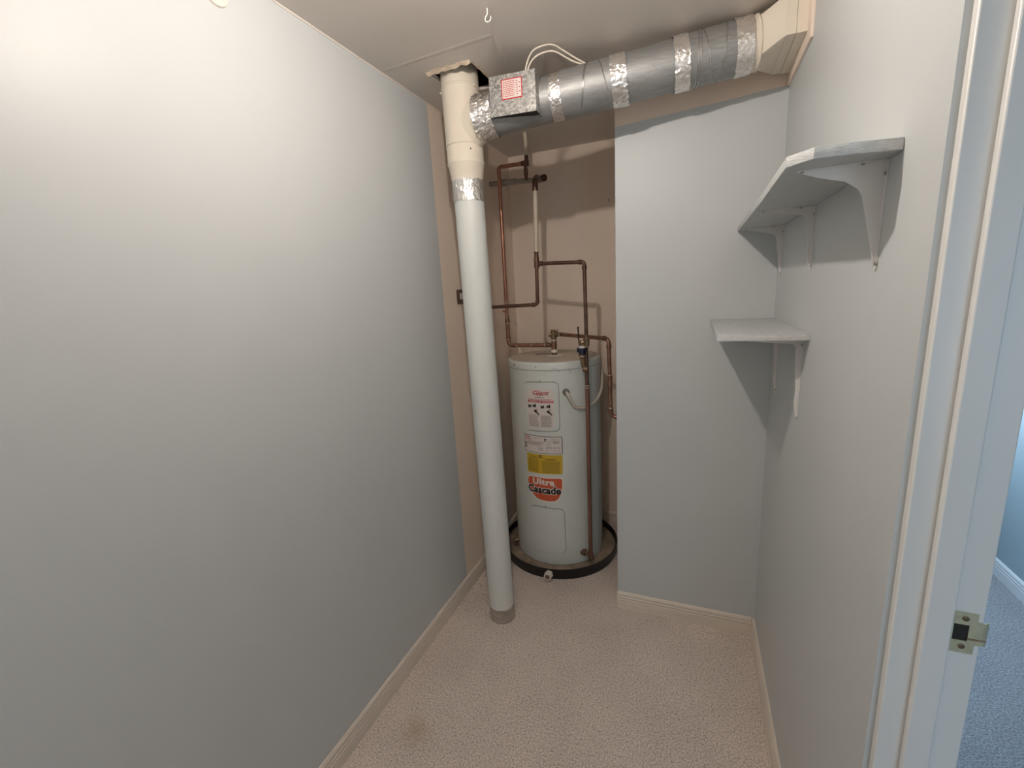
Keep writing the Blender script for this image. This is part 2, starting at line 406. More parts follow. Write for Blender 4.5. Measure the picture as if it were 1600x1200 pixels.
# curled lip towards the hall
b = B(); lz0, lz1 = 1.0515, 1.0895; prof = [(X1 - 0.001, ys), (0.402, ys - 0.0002), (0.4075, ys + 0.0008), (0.412, ys + 0.004), (0.4135, ys + 0.009)]
vs = []
for x, y in prof: vs += [(x, y, lz0), (x, y, lz1), (x, y + 0.0014, lz0), (x, y + 0.0014, lz1)]
n = len(prof); fs = []
for i in range(n - 1):
    a, c = i * 4, i * 4 + 4
    fs += [(a, a + 1, c + 1, c), (a + 2, c + 2, c + 3, a + 3), (a, c, c + 2, a + 2), (a + 1, a + 3, c + 3, c + 1)]
fs.append(((n - 1) * 4, (n - 1) * 4 + 1, (n - 1) * 4 + 3, (n - 1) * 4 + 2)); b.add(vs, fs, True)
b.build('lip', m_hinge, plate)
b = B(); b.tube([(hx1 - 0.001, ys - 0.0003, 1.0605), (0.409, ys - 0.0006, 1.0605)], 0.0012, 8); b.build('crease', m_brass, plate)
for zz in (1.0465, 1.0935):
    b = B(); b.tube([(0.3835, YJ, zz), (0.3835, ys - 0.0008, zz), (0.3835, ys - 0.0012, zz)], [0.0042, 0.0042, 0.003], 16); sc = b.build('screw', m_brass, plate)
    for cr in ((0.0024, 0.0006), (0.0006, 0.0024)):
        pass
b = B(); b.box((hx0 - 0.001, YJ - 0.0004, hz0 - 0.001), (hx1 + 0.001, YJ + 0.0002, hz1 + 0.001)); b.build('latch_hole', m_dark, plate)

# ------------------------------------------------------------ ceiling lamp (just above the top of the frame)
lamp = thing('ceiling_lamp', 'bare warm bulb in a white ceiling holder above the camera', 'lamp', (LAMP_POS[0], LAMP_POS[1], ZC))
b = B(); b.lathe([(0.0, ZC), (0.055, ZC), (0.055, ZC - 0.006), (0.03, ZC - 0.012), (0.0, ZC - 0.012)], LAMP_POS[:2], 32); b.build('holder', m_wht, lamp)
m, nt, p = new_mat('glowing_bulb'); p.inputs['Emission Color'].default_value = (*LAMP_COLOR, 1); p.inputs['Emission Strength'].default_value = LAMP_STRENGTH
p.inputs['Base Color'].default_value = (0.9, 0.9, 0.9, 1)
b = B(); pr = [(0.014 * math.sin(PI * i / 12), LAMP_POS[2] + 0.014 * math.cos(PI * i / 12)) for i in range(13)]
b.lathe(pr, LAMP_POS[:2], 20); b.build('bulb', m, lamp)

# ------------------------------------------------------------ vertical duct (the round post)
AX0 = V((-0.856, 1.755, 0)); LEAN = -0.0128
def ax(z): return V((AX0[0] + LEAN * z, AX0[1], z))
def vcyl(prof, seg=48, bb=None):
    bb = bb or B(); vs = []
    for r, z in prof:
        c = ax(z)
        for k in range(seg):
            a = 2 * PI * k / seg; vs.append((c[0] + r * math.cos(a), c[1] + r * math.sin(a), z))
    bb.add(vs, [(i * seg + k, i * seg + (k + 1) % seg, (i + 1) * seg + (k + 1) % seg, (i + 1) * seg + k) for i in range(len(prof) - 1) for k in range(seg)], True)
    return bb
post = thing('vertical_duct', 'tall round white duct standing on the carpet left of the water heater', 'duct', (AX0[0], AX0[1], 0))
vcyl([(0, 0.072), (0.0618, 0.072), (0.0618, 1.995), (0.0, 1.995)]).build('pipe', m_ductw, post)
part(vcyl([(0.0, 0), (0.0632, 0.0), (0.0632, 0.003), (0.0626, 0.073), (0.0610, 0.074)]).build('foot_sleeve', m_bare, post), 'bare metal foot where the paint has been cut off')
# foil tape band, crumpled
def foil_band(fn, n_len, seg, amp, seed):
    """fn(t, a, dr) -> point"""
    vs = []
    for i in range(n_len + 1):
        for k in range(seg):
            a = 2 * PI * k / seg; t = i / n_len
            d = amp * (noise.noise(V((math.cos(a) * 7, math.sin(a) * 7, t * 2.5 + seed))) + 0.7 * noise.noise(V((math.cos(a) * 16, math.sin(a) * 16, t * 6 + seed))) + 0.35 * noise.noise(V((math.cos(a) * 34, math.sin(a) * 34, t * 12 + seed))))
            e = 0.003 * noise.noise(V((math.cos(a) * 5, math.sin(a) * 5, seed * 3 + (9 if t > .5 else 0)))) if i in (0, n_len) else 0
            vs.append(fn(t, a, abs(d), e))
    fs = [(i * seg + k, i * seg + (k + 1) % seg, (i + 1) * seg + (k + 1) % seg, (i + 1) * seg + k) for i in range(n_len) for k in range(seg)]
    bb = B(); bb.add(vs, fs, True); return bb
def fpost(z0, z1, r0, r1):
    def fn(t, a, d, e):
        z = z0 + (z1 - z0) * t + e; c = ax(z); r = r0 + (r1 - r0) * t + 0.0012 + d
        return (c[0] + r * math.cos(a), c[1] + r * math.sin(a), z)
    return fn
part(foil_band(fpost(1.978, 2.062, 0.0618, 0.0625), 16, 150, 0.0030, 1.3).build('foil_tape', m_foil, post), 'crumpled silver foil tape')
part(vcyl([(0.061, 2.052), (0.0630, 2.052), (0.0645, 2.060), (0.0735, 2.118), (0.0765, 2.122), (0.0765, 2.128), (0.0745, 2.131), (0.0745, 2.19), (0.073, 2.192)]).build('reducer', m_ductc, post), 'cream tapered reducer collar')
tee = vcyl([(0.074, 2.188), (0.0775, 2.190), (0.0775, 2.195), (0.0752, 2.198), (0.0752, 2.396), (0.0772, 2.398), (0.0772, 2.403), (0.0745, 2.406), (0.0745, 2.470), (0.071, 2.470), (0.071, 2.39)])
# duct axis and its frame
D0, D1 = V((-0.800, 1.722, 2.271)), V((0.170, 1.830, 2.351))
dd = (D1 - D0).normalized(); du = dd.cross(V((0, 0, 1))).normalized(); dw = du.cross(dd)
RD = 0.075
def dpt(x, r, a):
    c = D0 + dd * ((x - D0[0]) / dd[0]); return c + (du * math.cos(a) + dw * math.sin(a)) * r
def dcyl(prof, seg=48, bb=None):
    bb = bb or B(); vs = []
    for x, r in prof:
        for k in range(seg): vs.append(dpt(x, r, 2 * PI * k / seg))
    bb.add(vs, [(i * seg + k, i * seg + (k + 1) % seg, (i + 1) * seg + (k + 1) % seg, (i + 1) * seg + k) for i in range(len(prof) - 1) for k in range(seg)], True)
    return bb
# flared saddle of the tee
seg = 48; vs = []; prof = [(-0.878, 0.098), (-0.842, 0.094), (-0.818, 0.088), (-0.799, 0.080), (-0.780, 0.0755), (-0.755, 0.0748)]
for x, r in prof:
    for k in range(seg):
        a = 2 * PI * k / seg
        sq = 1.0 + 0.10 * max(0, -math.sin(a)) * max(0, (-0.77 - x)) / 0.1
        q = dpt(x, r, a); c = dpt(x, 0, 0)
        k2 = min(1.0, max(0.0, (x + 0.85) / 0.095)); k2 = k2 * k2 * (3 - 2 * k2)
        yc = 1.755 + (c[1] - 1.755) * k2
        yy = (q[1] - c[1]) * (0.0752 / max(r, 0.0752)) * (0.93 + 0.07 * k2)
        vs.append((q[0], yc + yy, c[2] + (q[2] - c[2]) * sq))
tee.add(vs, [(i * seg + k, i * seg + (k + 1) % seg, (i + 1) * seg + (k + 1) % seg, (i + 1) * seg + k) for i in range(len(prof) - 1) for k in range(seg)], True)
part(tee.build('tee_fitting', m_ductc, post), 'cream enamelled tee fitting with a side branch')
for a_, z_ in ((-PI / 2 + 1.25, 2.397), (-PI / 2 - 1.25, 2.397)):
    c = ax(z_); b = B(); e = V((math.cos(a_), math.sin(a_), 0)); b.tube([c + e * 0.074, c + e * 0.082], 0.0038, 8); b.build('screw', m_ductc, post)
c = ax(2.165); e = V((math.cos(-0.80), math.sin(-0.80), 0)); b = B(); b.tube([c + e * 0.0735, c + e * 0.0758], 0.0028, 8); b.build('screw', m_dark, post)
# paint blisters on the post
for (a_, z_, s_) in ((-0.55, 1.245, 0.007), (-0.95, 1.10, 0.005), (-0.45, 1.32, 0.004), (-0.8, 0.39, 0.004), (-1.9, 0.36, 0.003), (-0.5, 0.52, 0.004), (-0.62, 1.232, 0.005)):
    bb = B(); c = ax(z_); e = V((math.cos(a_), math.sin(a_), 0)); t_ = V((-e[1], e[0], 0)); p0 = c + e * 0.0616
    ring = []; 
    for k in range(9):
        a2 = 2 * PI * k / 9; rr = s_ * (0.6 + 0.5 * random.random()); ring.append(p0 + t_ * rr * math.cos(a2) * 1.3 + V((0, 0, 1)) * rr * math.sin(a2) * 0.8)
    bb.add(ring + [p0 + e * s_ * 0.28], [(k, (k + 1) % 9, 9) for k in range(9)]); bb.build('paint_chip', m_badgew, post)

# ------------------------------------------------------------ horizontal duct
hd = thing('horizontal_duct', 'round galvanised duct with foil tape running under the ceiling', 'duct', D0)
part(foil_band(lambda t, a, d, e: dpt(-0.803 + 0.075 * t + e, 0.0785 - 0.0015 * t + d, a), 14, 150, 0.005, 4.4).build('foil_tape', m_foil, hd), 'crumpled silver foil tape')
dcyl([(-0.74, 0.0), (-0.74, RD), (-0.492, RD), (-0.492, 0.0)]).build('damper_sleeve', m_duct, hd)
# control box on the sleeve
bxo = B(); bx0, bx1, bz0, bz1 = -0.7115, -0.5335, 2.229, 2.363
sl = 0.045
def bz(x, z): return z - (x - bx0) * sl
vs = []
for y, ins in ((1.640, 0.0), (1.705, 0.0)):
    vs += [(bx0, y, bz(bx0, bz0) + 0.004), (bx1, y, bz(bx1, bz0) + 0.004), (bx1, y, bz(bx1, bz1) + 0.004), (bx0, y, bz(bx0, bz1) + 0.004)]
bxo.add(vs, [(0, 1, 2, 3), (7, 6, 5, 4), (1, 5, 6, 2), (2, 6, 7, 3), (3, 7, 4, 0)])
cbox = bxo.build('control_box', m_galv, hd, bevel=0.0015); cbox['label'] = 'square spangled steel control box with a red bordered label'
b = B(); b.box((bx0 + 0.003, 1.700, bz0 - 0.002), (bx1 - 0.003, 1.728, bz1 - 0.006)); b.build('mounting_flange', m_duct, hd, bevel=0.001)
b = B(); b.add([(bx0 + 0.001, 1.642, bz(bx0, bz0) + 0.010), (bx1 - 0.001, 1.642, bz(bx1, bz0) + 0.010), (bx1 - 0.001, 1.704, bz(bx1, bz0) + 0.010), (bx0 + 0.001, 1.704, bz(bx0, bz0) + 0.010)], [(0, 1, 2, 3)]); b.build('underside_shade', m_black, hd)  # black sheet in the open bottom, shade under the box put into colour
def quad_on_box(x0, x1, z0, z1, y, name, mat, par):
    bb = B(); sh = 0.045
    vs = []
    for yy in (y, y + 0.0006):
        vs += [(x0, yy, z0 - (x0 - bx0) * sh), (x1, yy, z0 - (x1 - bx0) * sh), (x1, yy, z1 - (x1 - bx0) * sh), (x0, yy, z1 - (x0 - bx0) * sh)]
    bb.add(vs, [(0, 1, 2, 3), (7, 6, 5, 4), (0, 4, 5, 1), (1, 5, 6, 2), (2, 6, 7, 3), (3, 7, 4, 0)]); return bb.build(name, mat, par)
q = quad_on_box(-0.663, -0.583, 2.284, 2.350, 1.6392, 'warning_label', m_red, cbox)
quad_on_box(-0.6592, -0.5868, 2.2878, 2.3462, 1.6386, 'label_paper', m_paper, cbox)
b = B(); rr = random.Random(3)
for i in range(9):
    z = 2.3405 - i * 0.0058; x = -0.6565
    while x < -0.612:
        wd = rr.uniform(0.004, 0.011); x2 = min(x + wd, -0.611); zz = z - (x - bx0) * 0.045
        b.box((x, 1.6382, zz - 0.0014), (x2, 1.6385, zz + 0.0010)); x = x2 + 0.002
for i in range(7):
    z = 2.3385 - i * 0.0070; zz = z - (-0.603 - bx0) * 0.045
    b.box((-0.607, 1.6382, zz - 0.0012), (-0.5985, 1.6385, zz + 0.0009))
    if i % 2: b.box((-0.5945, 1.6382, zz - 0.0016), (-0.590, 1.6385, zz + 0.0016))
b.build('small_print', m_red, cbox)

def band(x0, x1, seed, rr_=RD, amp=0.0032):
    o = foil_band(lambda t, a, d, e: dpt(x0 + (x1 - x0) * t + e, rr_ + 0.001 + d, a), 14, 150, amp, seed).build('foil_tape', m_foil, hd)
    return part(o, 'crumpled silver foil tape')
dcyl([(-0.50, 0.0), (-0.50, 0.0735), (0.13, 0.0735), (0.13, 0.0)]).build('inner_liner', m_duct, hd)
band(-0.508, -0.455, 6.1, 0.0745)
dcyl([(-0.468, 0.0), (-0.468, 0.0795), (-0.466, 0.0800), (-0.462, 0.0795), (-0.275, 0.0795), (-0.275, 0.0)]).build('duct_section', m_duct, hd)
dcyl([(-0.275, 0.0), (-0.275, 0.0772), (-0.07, 0.0772), (-0.07, 0.0)]).build('duct_section', m_duct, hd)
dcyl([(-0.07, 0.0), (-0.07, 0.080), (-0.068, 0.0815), (-0.060, 0.080), (0.10, 0.080), (0.10, 0.0)]).build('duct_section', m_duct, hd)
band(-0.293, -0.240, 8.3, 0.0800)
band(-0.088, -0.040, 9.9, 0.0810)
band(0.097, 0.148, 12.5, 0.0795)
# raised lock seams: crossing helical beads and one straight seam
m_wire = simple('galvanized_wire', (0.55, 0.55, 0.54), 0.25, 0.9, var=0.1)
def helix(xa, xb, aa, ab, r, rad=0.0022):
    bb = B(); bb.tube([dpt(xa + (xb - xa) * t / 24, r, aa + (ab - aa) * t / 24) for t in range(25)], rad, 6); return bb
for xa, xb, aa, ab in ((-0.405, -0.345, -1.2 - PI / 2, 1.9 - PI / 2 + 0.9), (-0.292, -0.335, -1.6 - PI / 2, 1.4 - PI / 2),
                       (-0.400, -0.340, -1.15 - PI / 2, 1.95 - PI / 2 + 0.9)):
    helix(xa, xb, aa + PI * 0.5, ab + PI * 0.5, 0.0797).build('lock_seam', m_wire, hd)
for xa, xb, aa, ab in ((-0.03, 0.0, -2.4, 2.4), (0.035, -0.005, -2.6, 2.2), (0.04, 0.095, -2.2, 2.6), (-0.022, 0.008, -2.4, 2.4)):
    helix(xa, xb, aa, ab, 0.0802).build('lock_seam', m_wire, hd)
b = B(); b.tube([dpt(-0.24, 0.0774, 2.62), dpt(-0.09, 0.0774, 2.62)], 0.0012, 6); b.build('lock_seam', m_coppero, hd)
# collar, transition boot and wall plate
bt0, bt1 = 0.165, 0.232
part(dcyl([(0.14, 0.0775), (0.160, 0.0775), (0.1625, 0.0800), (0.1665, 0.0800), (0.168, 0.0765), (0.17, 0.0765)]).build('collar', m_ductc, hd), 'cream round collar')
YB0, YB1, ZB0, ZB1 = 1.698, 1.975, 2.302, 2.412
n = 48; ringA = []; ringB = []
cA = dpt(0.168, 0, 0); cB = V((0.233, (YB0 + YB1) / 2, (ZB0 + ZB1) / 2)); hw, hh = (YB1 - YB0) / 2, (ZB1 - ZB0) / 2
for k in range(n):
    a = 2 * PI * k / n; ringA.append(dpt(0.168, 0.0768, a))
    c_, s_ = math.cos(a), math.sin(a)
    k1 = 1.0 / max(abs(c_) / hw, abs(s_) / hh)
    # corner-preserving square parameterisation
    cc = max(-1, min(1, c_ * 1.414)); ss = max(-1, min(1, s_ * 1.414))
    # du points to -y side or +y side
    ringB.append(V((0.233, cB[1] + cc * hw * (1 if du[1] > 0 else -1), cB[2] + ss * hh)))
b = B(); b.add(ringA + ringB, [(k, (k + 1) % n, n + (k + 1) % n, n + k) for k in range(n)], True); part(b.build('transition_boot', m_ductc, hd), 'cream boot flaring from round to rectangular')
b = B(); b.box((0.231, YB0 - 0.002, ZB0 - 0.002), (0.258, YB1 + 0.002, ZB1 + 0.002)); b.build('boot_flange', m_ductc, hd, bevel=0.0015)
b = B(); b.box((0.2585, YB0 - 0.004, ZB0 - 0.004), (0.286, YB1 + 0.003, ZB1 + 0.004)); b.build('boot_flange', m_ductc, hd, bevel=0.0015)
b = B(); b.box((0.257, YB0, ZB0), (0.2600, YB1, ZB1)); b.build('flange_joint', m_screw, hd)
b = B(); b.box((0.2855, 1.650, 2.262), (XR + 0.0005, YB - 0.0005, 2.436)); part(b.build('wall_plate', m_cream, hd, bevel=0.002), 'cream rectangular mounting board on the right wall')
# two cables from the box, over the duct
for i, pts in enumerate((
    [(-0.572, 1.648, 2.358), (-0.560, 1.650, 2.395), (-0.540, 1.655, 2.421), (-0.505, 1.665, 2.432), (-0.475, 1.675, 2.431), (-0.45, 1.695, 2.419), (-0.41, 1.72, 2.395), (-0.37, 1.74, 2.373), (-0.35, 1.76, 2.368)],
    [(-0.566, 1.652, 2.358), (-0.553, 1.655, 2.385), (-0.530, 1.66, 2.404), (-0.495, 1.67, 2.413), (-0.47, 1.68, 2.411), (-0.44, 1.70, 2.396), (-0.415, 1.715, 2.383), (-0.385, 1.735, 2.374), (-0.37, 1.75, 2.370)])):
    cu = [V(p) for p in pts]; sm = []
    for j in range(len(cu) - 1):
        p0 = cu[max(j - 1, 0)]; p1 = cu[j]; p2 = cu[j + 1]; p3 = cu[min(j + 2, len(cu) - 1)]
        for k in range(6):
            t = k / 6
            sm.append(0.5 * ((2 * p1) + (p2 - p0) * t + (2 * p0 - 5 * p1 + 4 * p2 - p3) * t * t + (3 * p1 - p0 - 3 * p2 + p3) * t ** 3))
    sm.append(cu[-1])
    b = B(); b.tube(sm, 0.0030, 8)
    o = b.build('electrical_cable', m_tubepl)
    tag(o, ['white cable looping highest from the control box over the duct', 'white cable in the lower loop from the control box over the duct'][i], 'cable', 'cables above the duct')

# ------------------------------------------------------------ shelves and brackets
def bracket(y, ztop, H, A, label, w_=0.018, f=1.0):
    t = thing('shelf_bracket', label, 'bracket', (XR, y, ztop), 'white shelf brackets')
    # web (the pressed gusset), profile in distance-from-wall / drop
    k = f
    pr = [(0.0, 0.0), (A, 0.0), (A, 0.003), (A * 0.75, 0.016 * k), (A * 0.45, 0.027 * k), (0.048 * k, 0.034 * k), (0.038 * k, 0.041 * k), (0.032 * k, 0.052 * k),
          (0.027 * k, H * 0.42), (0.019 * k, H * 0.62), (0.012, H * 0.8), (0.008, H * 0.93), (0.006, H), (0.0, H)]
    b = B(); b.prism([(XR - d, ztop - h_) for d, h_ in pr], 1, y - 0.0012, y + 0.0012) ; b.build('gusset', m_bracket, t, bevel=0.0008)
    # vertical strap on the wall and horizontal strap under the shelf, both tapering
    b = B(); b.prism([(y - w_ / 2, ztop), (y + w_ / 2, ztop), (y + w_ * 0.28, ztop - H - 0.004), (y, ztop - H - 0.010), (y - w_ * 0.28, ztop - H - 0.004)], 0, XR - 0.0022, XR)
    b.build('wall_strap', m_bracket, t, bevel=0.0006)
    b = B(); b.prism([(XR, y - w_ / 2), (XR, y + w_ / 2), (XR - A, y + w_ * 0.28), (XR - A - 0.006, y), (XR - A, y - w_ * 0.28)], 2, ztop - 0.0022, ztop)
    b.build('shelf_strap', m_bracket, t, bevel=0.0006)
    for dz in (0.022, H - 0.004):
        b = B(); b.tube([(XR - 0.002, y - 0.005, ztop - dz), (XR - 0.0045, y - 0.005, ztop - dz)], [0.0036, 0.0026], 10); b.build('screw', m_screw, t)
    for dx in (0.035, A - 0.006):
        b = B(); b.tube([(XR - dx, y - 0.005 + 0.004 * (dx > 0.1), ztop - 0.002), (XR - dx, y - 0.005 + 0.004 * (dx > 0.1), ztop - 0.0045)], [0.0036, 0.0026], 10); b.build('screw', m_screw, t)
    return t
zt = 1.783
sh = thing('wall_shelf', 'upper narrow shelf board with a cut front corner on the right wall', 'shelf', (0.21, 1.45, zt))
poly = [(XR - 0.0005, 0.916), (0.226, 0.899), (0.172, 0.896), (0.140, 0.936), (0.146, 1.3), (0.150, YB - 0.001), (XR - 0.0005, YB - 0.001)]
b = B(); b.prism(poly, 2, zt, zt + 0.018); b.build('board', m_shelf, sh, bevel=0.0012)
# rough sawn front edge strip
bb = B(); front = [(XR - 0.0008, 0.916), (0.226, 0.899), (0.172, 0.896), (0.140, 0.936)]
vs = []; fs = []; L_ = []
for i in range(3):
    for k in range(14): L_.append(V(front[i]).lerp(V(front[i + 1]), k / 14))
L_.append(V(front[3]))
for i, p in enumerate(L_):
    for j in range(5):
        nrm = V((-0.25, -1)) if i < 29 else V((-0.8, -0.6)); nrm.normalize()
        d = 0.0006 + 0.0016 * max(0, noise.noise(V((i * 0.35, j * 0.9, 2)))) if 0 < j < 4 and 0 < i < len(L_) - 1 else -0.0002
        vs.append((p[0] + nrm[0] * d, p[1] + nrm[1] * d, zt + 0.001 + 0.016 * j / 4))
for i in range(len(L_) - 1):
    for j in range(4): fs.append((i * 5 + j, i * 5 + j + 1, (i + 1) * 5 + j + 1, (i + 1) * 5 + j))
bb.add(vs, fs); part(bb.build('sawn_edge', m_shelfend, sh), 'rough sawn end grain of the front edge')
bracket(0.978, zt, 0.172, 0.128, 'white shelf bracket nearest the doorway under the upper shelf')
bracket(1.462, zt, 0.160, 0.128, 'white shelf bracket in the middle under the upper shelf', f=0.62)
bracket(1.915, zt, 0.170, 0.128, 'white shelf bracket in the corner under the upper shelf', f=0.75)
zl = 1.428
sh2 = thing('wall_shelf', 'lower wider white shelf board in the corner of the right wall', 'shelf', (0.18, 1.7, zl))
b = B(); b.box((0.064, 1.402, zl), (XR - 0.0005, YB - 0.001, zl + 0.0185)); b.build('board', m_shelf, sh2, bevel=0.0012)
bb = B(); vs = []; fs = []
for i in range(30):
    for j in range(5):
        d = 0.0003 + 0.0011 * max(0, noise.noise(V((i * 0.4, j * 0.9, 9)))) if 0 < j < 4 and 0 < i < 29 else -0.0002
        vs.append((0.065 + (0.2285) * i / 29, 1.402 - d, zl + 0.001 + 0.0165 * j / 4))
for i in range(29):
    for j in range(4): fs.append((i * 5 + j, i * 5 + j + 1, (i + 1) * 5 + j + 1, (i + 1) * 5 + j))
bb.add(vs, fs); bb.build('sawn_edge', m_shelfend, sh2)
bracket(1.482, zl, 0.242, 0.19, 'white shelf bracket nearest the camera under the lower shelf', f=0.55)
bracket(1.862, zl, 0.242, 0.19, 'white shelf bracket in the corner under the lower shelf', f=0.55)

# ------------------------------------------------------------ small fixtures
b = B(); cyc, czc, cr_ = 0.905, 2.369, 0.036
vs = []
esc = thing('wall_escutcheon', 'small round cream disc with a centre screw high on the left wall', 'wall plate', (XL, cyc, czc))
prof = [(0.0, 0.0075), (0.026, 0.007), (0.033, 0.005), (0.036, 0.0), ]
seg = 40
for r, d in [(0.0, 0.0085), (0.012, 0.0085), (0.028, 0.0075), (0.034, 0.0055), (0.0365, 0.0)]:
    for k in range(seg): a = 2 * PI * k / seg; vs.append((XL + d, cyc + r * math.cos(a), czc + r * math.sin(a)))
b.add(vs, [(i * seg + k, i * seg + (k + 1) % seg, (i + 1) * seg + (k + 1) % seg, (i + 1) * seg + k) for i in range(4) for k in range(seg)], True)
b.build('disc', m_wht, esc)
b = B(); b.tube([(XL + 0.008, cyc, czc), (XL + 0.013, cyc, czc)], [0.006, 0.0045], 12); b.build('screw', m_screw, esc)
b = B(); hk = [(-0.598, 1.40, ZC + 0.002), (-0.598, 1.40, ZC - 0.014), (-0.601, 1.40, ZC - 0.019)]
for k in range(13):
    a = math.radians(130 + 250 * k / 12); hk.append((-0.597 + 0.0095 * math.cos(a), 1.40, ZC - 0.0265 + 0.0095 * math.sin(a)))
b.tube(hk, 0.0016, 8)
tag(b.build('ceiling_hook', m_badgew), 'small white cup hook screwed into the ceiling', 'hook')
sw = thing('switch_plate', 'brown switch plate with a cream rocker on the left wall behind the duct', 'switch', (XL, 2.04, 1.592))
b = B(); b.box((XL, 2.003, 1.5555), (XL + 0.005, 2.078, 1.629)); b.build('plate', m_brown, sw, bevel=0.0015)
b = B(); b.box((XL + 0.0045, 2.030, 1.580), (XL + 0.010, 2.052, 1.611)); b.build('rocker', m_wht, sw, bevel=0.0015)

# ------------------------------------------------------------ water heater
TX, TY, TR = -0.750, 2.447, 0.265
wh = thing('water_heater', 'tall grey cylindrical electric water heater in the alcove', 'water heater', (TX, TY, 0.03))
b = B(); b.lathe([(0.0, 0.034), (TR - 0.004, 0.034), (TR, 0.038), (TR, 1.192), (0.0, 1.192)], (TX, TY), 96); b.build('tank_body', m_tank, wh)
b = B(); b.lathe([(TR - 0.001, 1.186), (TR + 0.0022, 1.187), (TR + 0.0022, 1.216), (TR - 0.001, 1.2235), (TR - 0.008, 1.2275)], (TX, TY), 96)
b.build('top_cap', m_tank, wh)
b = B(); b.lathe([(TR - 0.0085, 1.2273), (TR - 0.02, 1.2262), (0.12, 1.2285), (0.0, 1.2285)], (TX, TY), 96); part(b.build('top_plate', m_tanktop, wh), 'dusty tank top')
b = B(); b.lathe([(0.03, 1.228), (0.046, 1.228), (0.044, 1.231), (0.02, 1.232)], (TX + 0.004, TY), 32); b.build('rubber_seal', m_wht, wh)
def cp(th, z, off=0.0):
    a = math.radians(th); r = TR + off; return V((TX + r * math.sin(a), TY - r * math.cos(a), z))
def patch(c4, off, name, mat, par, rad=0.0, n=40, skirt=True):
    """sheet on the tank; c4 = TL, TR, BR, BL as (theta, z); rounded corners of radius rad (m)"""
    tl, tr, br, bl = c4
    cols = []
    wdt = math.radians((tr[0] - tl[0])) * TR
    for i in range(n + 1):
        t = (1 - math.cos(PI * i / n)) / 2
        s_ = t * wdt; e = min(s_, wdt - s_)
        ins = rad - math.sqrt(max(0, rad * rad - (rad - e) ** 2)) if e < rad else 0
        zt_ = tl[1] + (tr[1] - tl[1]) * t - ins; zb_ = bl[1] + (br[1] - bl[1]) * t + ins
        tht = tl[0] + (tr[0] - tl[0]) * t; thb = bl[0] + (br[0] - bl[0]) * t
        cols.append((tht, zt_, thb, zb_))
    bb = B(); vs = []; fs = []
    for tht, zt_, thb, zb_ in cols: vs += [cp(tht, zt_, off), cp(thb, zb_, off), cp(tht, zt_, 0), cp(thb, zb_, 0)]
    for i in range(n):
        a, c = i * 4, i * 4 + 4
        fs.append((a, c, c + 1, a + 1))
        if skirt: fs += [(a + 2, c + 2, c, a), (a + 1, c + 1, c + 3, a + 3)]
    if skirt: fs += [(0, 1, 3, 2), (n * 4, n * 4 + 2, n * 4 + 3, n * 4 + 1)]
    bb.add(vs, fs); return bb.build(name, mat, par)
def text_on(txt, th, z, size, name, mat, par, off, shear=0.0, weight=0.0, sx=1.0, slope=0.0, align='CENTER', space=1.0):
    cu = bpy.data.curves.new('lettering', 'FONT'); cu.body = txt; cu.size = size; cu.shear = shear; cu.offset = weight
    cu.align_x = align; cu.resolution_u = 3; cu.space_character = space
    to = bpy.data.objects.new('lettering', cu); COL.objects.link(to)
    bpy.context.view_layer.update()
    me = bpy.data.meshes.new_from_object(to.evaluated_get(bpy.context.evaluated_depsgraph_get()))
    bpy.data.objects.remove(to); bpy.data.curves.remove(cu)
    bm = bmesh.new(); bm.from_mesh(me)
    for v in bm.verts:
        u = v.co.x * sx
        v.co = cp(th + math.degrees(u / TR), z + v.co.y + slope * u, off)
    bm.to_mesh(me); bm.free(); me.name = name
    me.materials.clear(); me.materials.append(mat)
    o = bpy.data.objects.new(name, me); COL.objects.link(o); o.parent = par; o.matrix_parent_inverse = parent_world(par).inverted()
    return o
def dashes(th0, th1, z0, z1, rows, hgt, off, rng, ragged_=0.25, gap=0.35, wmin=0.9, wmax=3.0):
    bb = B()
    for i in range(rows):
        z = z0 + (z1 - z0) * (i / max(1, rows - 1)); th = th0; end = th1 - rng.random() * (th1 - th0) * ragged_
        while th < end:
            t2 = min(th + rng.uniform(wmin, wmax), end)
            bb.add([cp(th, z - hgt / 2, off), cp(t2, z - hgt / 2, off), cp(t2, z + hgt / 2, off), cp(th, z + hgt / 2, off)], [(0, 1, 2, 3)])
            th = t2 + gap
    return bb
rng = random.Random(11)
m_seam = simple('tank_seam_shadow_gap', (0.17, 0.18, 0.17), 0.6, var=0.1)
def seam(c4, rad, par, off=0.0008, r=0.0011):
    tl, tr, br, bl = c4; pts = []; k = rad / TR / math.radians(1)
    for (th, z), a0 in ((tl, 180), (tr, 90), (br, 0), (bl, -90)):
        sx = 1 if th < 0 else -1; sz = -1 if a0 in (180, 90) else 1
        for i in range(7):
            a = math.radians(a0 - 15 * i)
            pts.append(cp(th + sx * k + k * math.cos(a), z + sz * rad + rad * math.sin(a), off))
        nx = {180: tr, 90: br, 0: bl, -90: tl}[a0]
        if a0 in (180, 0):
            s2 = -1 if a0 == 180 else 1
            t0, t1 = th + sx * k, nx[0] - sx * k
            z0, z1 = z + (rad if a0 == 180 else -rad) * 0, nx[1]
            for i in range(1, 12): pts.append(cp(t0 + (t1 - t0) * i / 12, z0 + (z1 - z0) * i / 12, off))
    pts.append(pts[0]); bb = B(); bb.tube(pts, r, 6, caps=False); return bb.build('panel_gap', m_seam, par)
bb = B(); bb.tube([cp(a, 1.1855, 0.0006) for a in range(0, 361, 5)], 0.0010, 6, caps=False); bb.build('cap_seam', m_seam, wh)
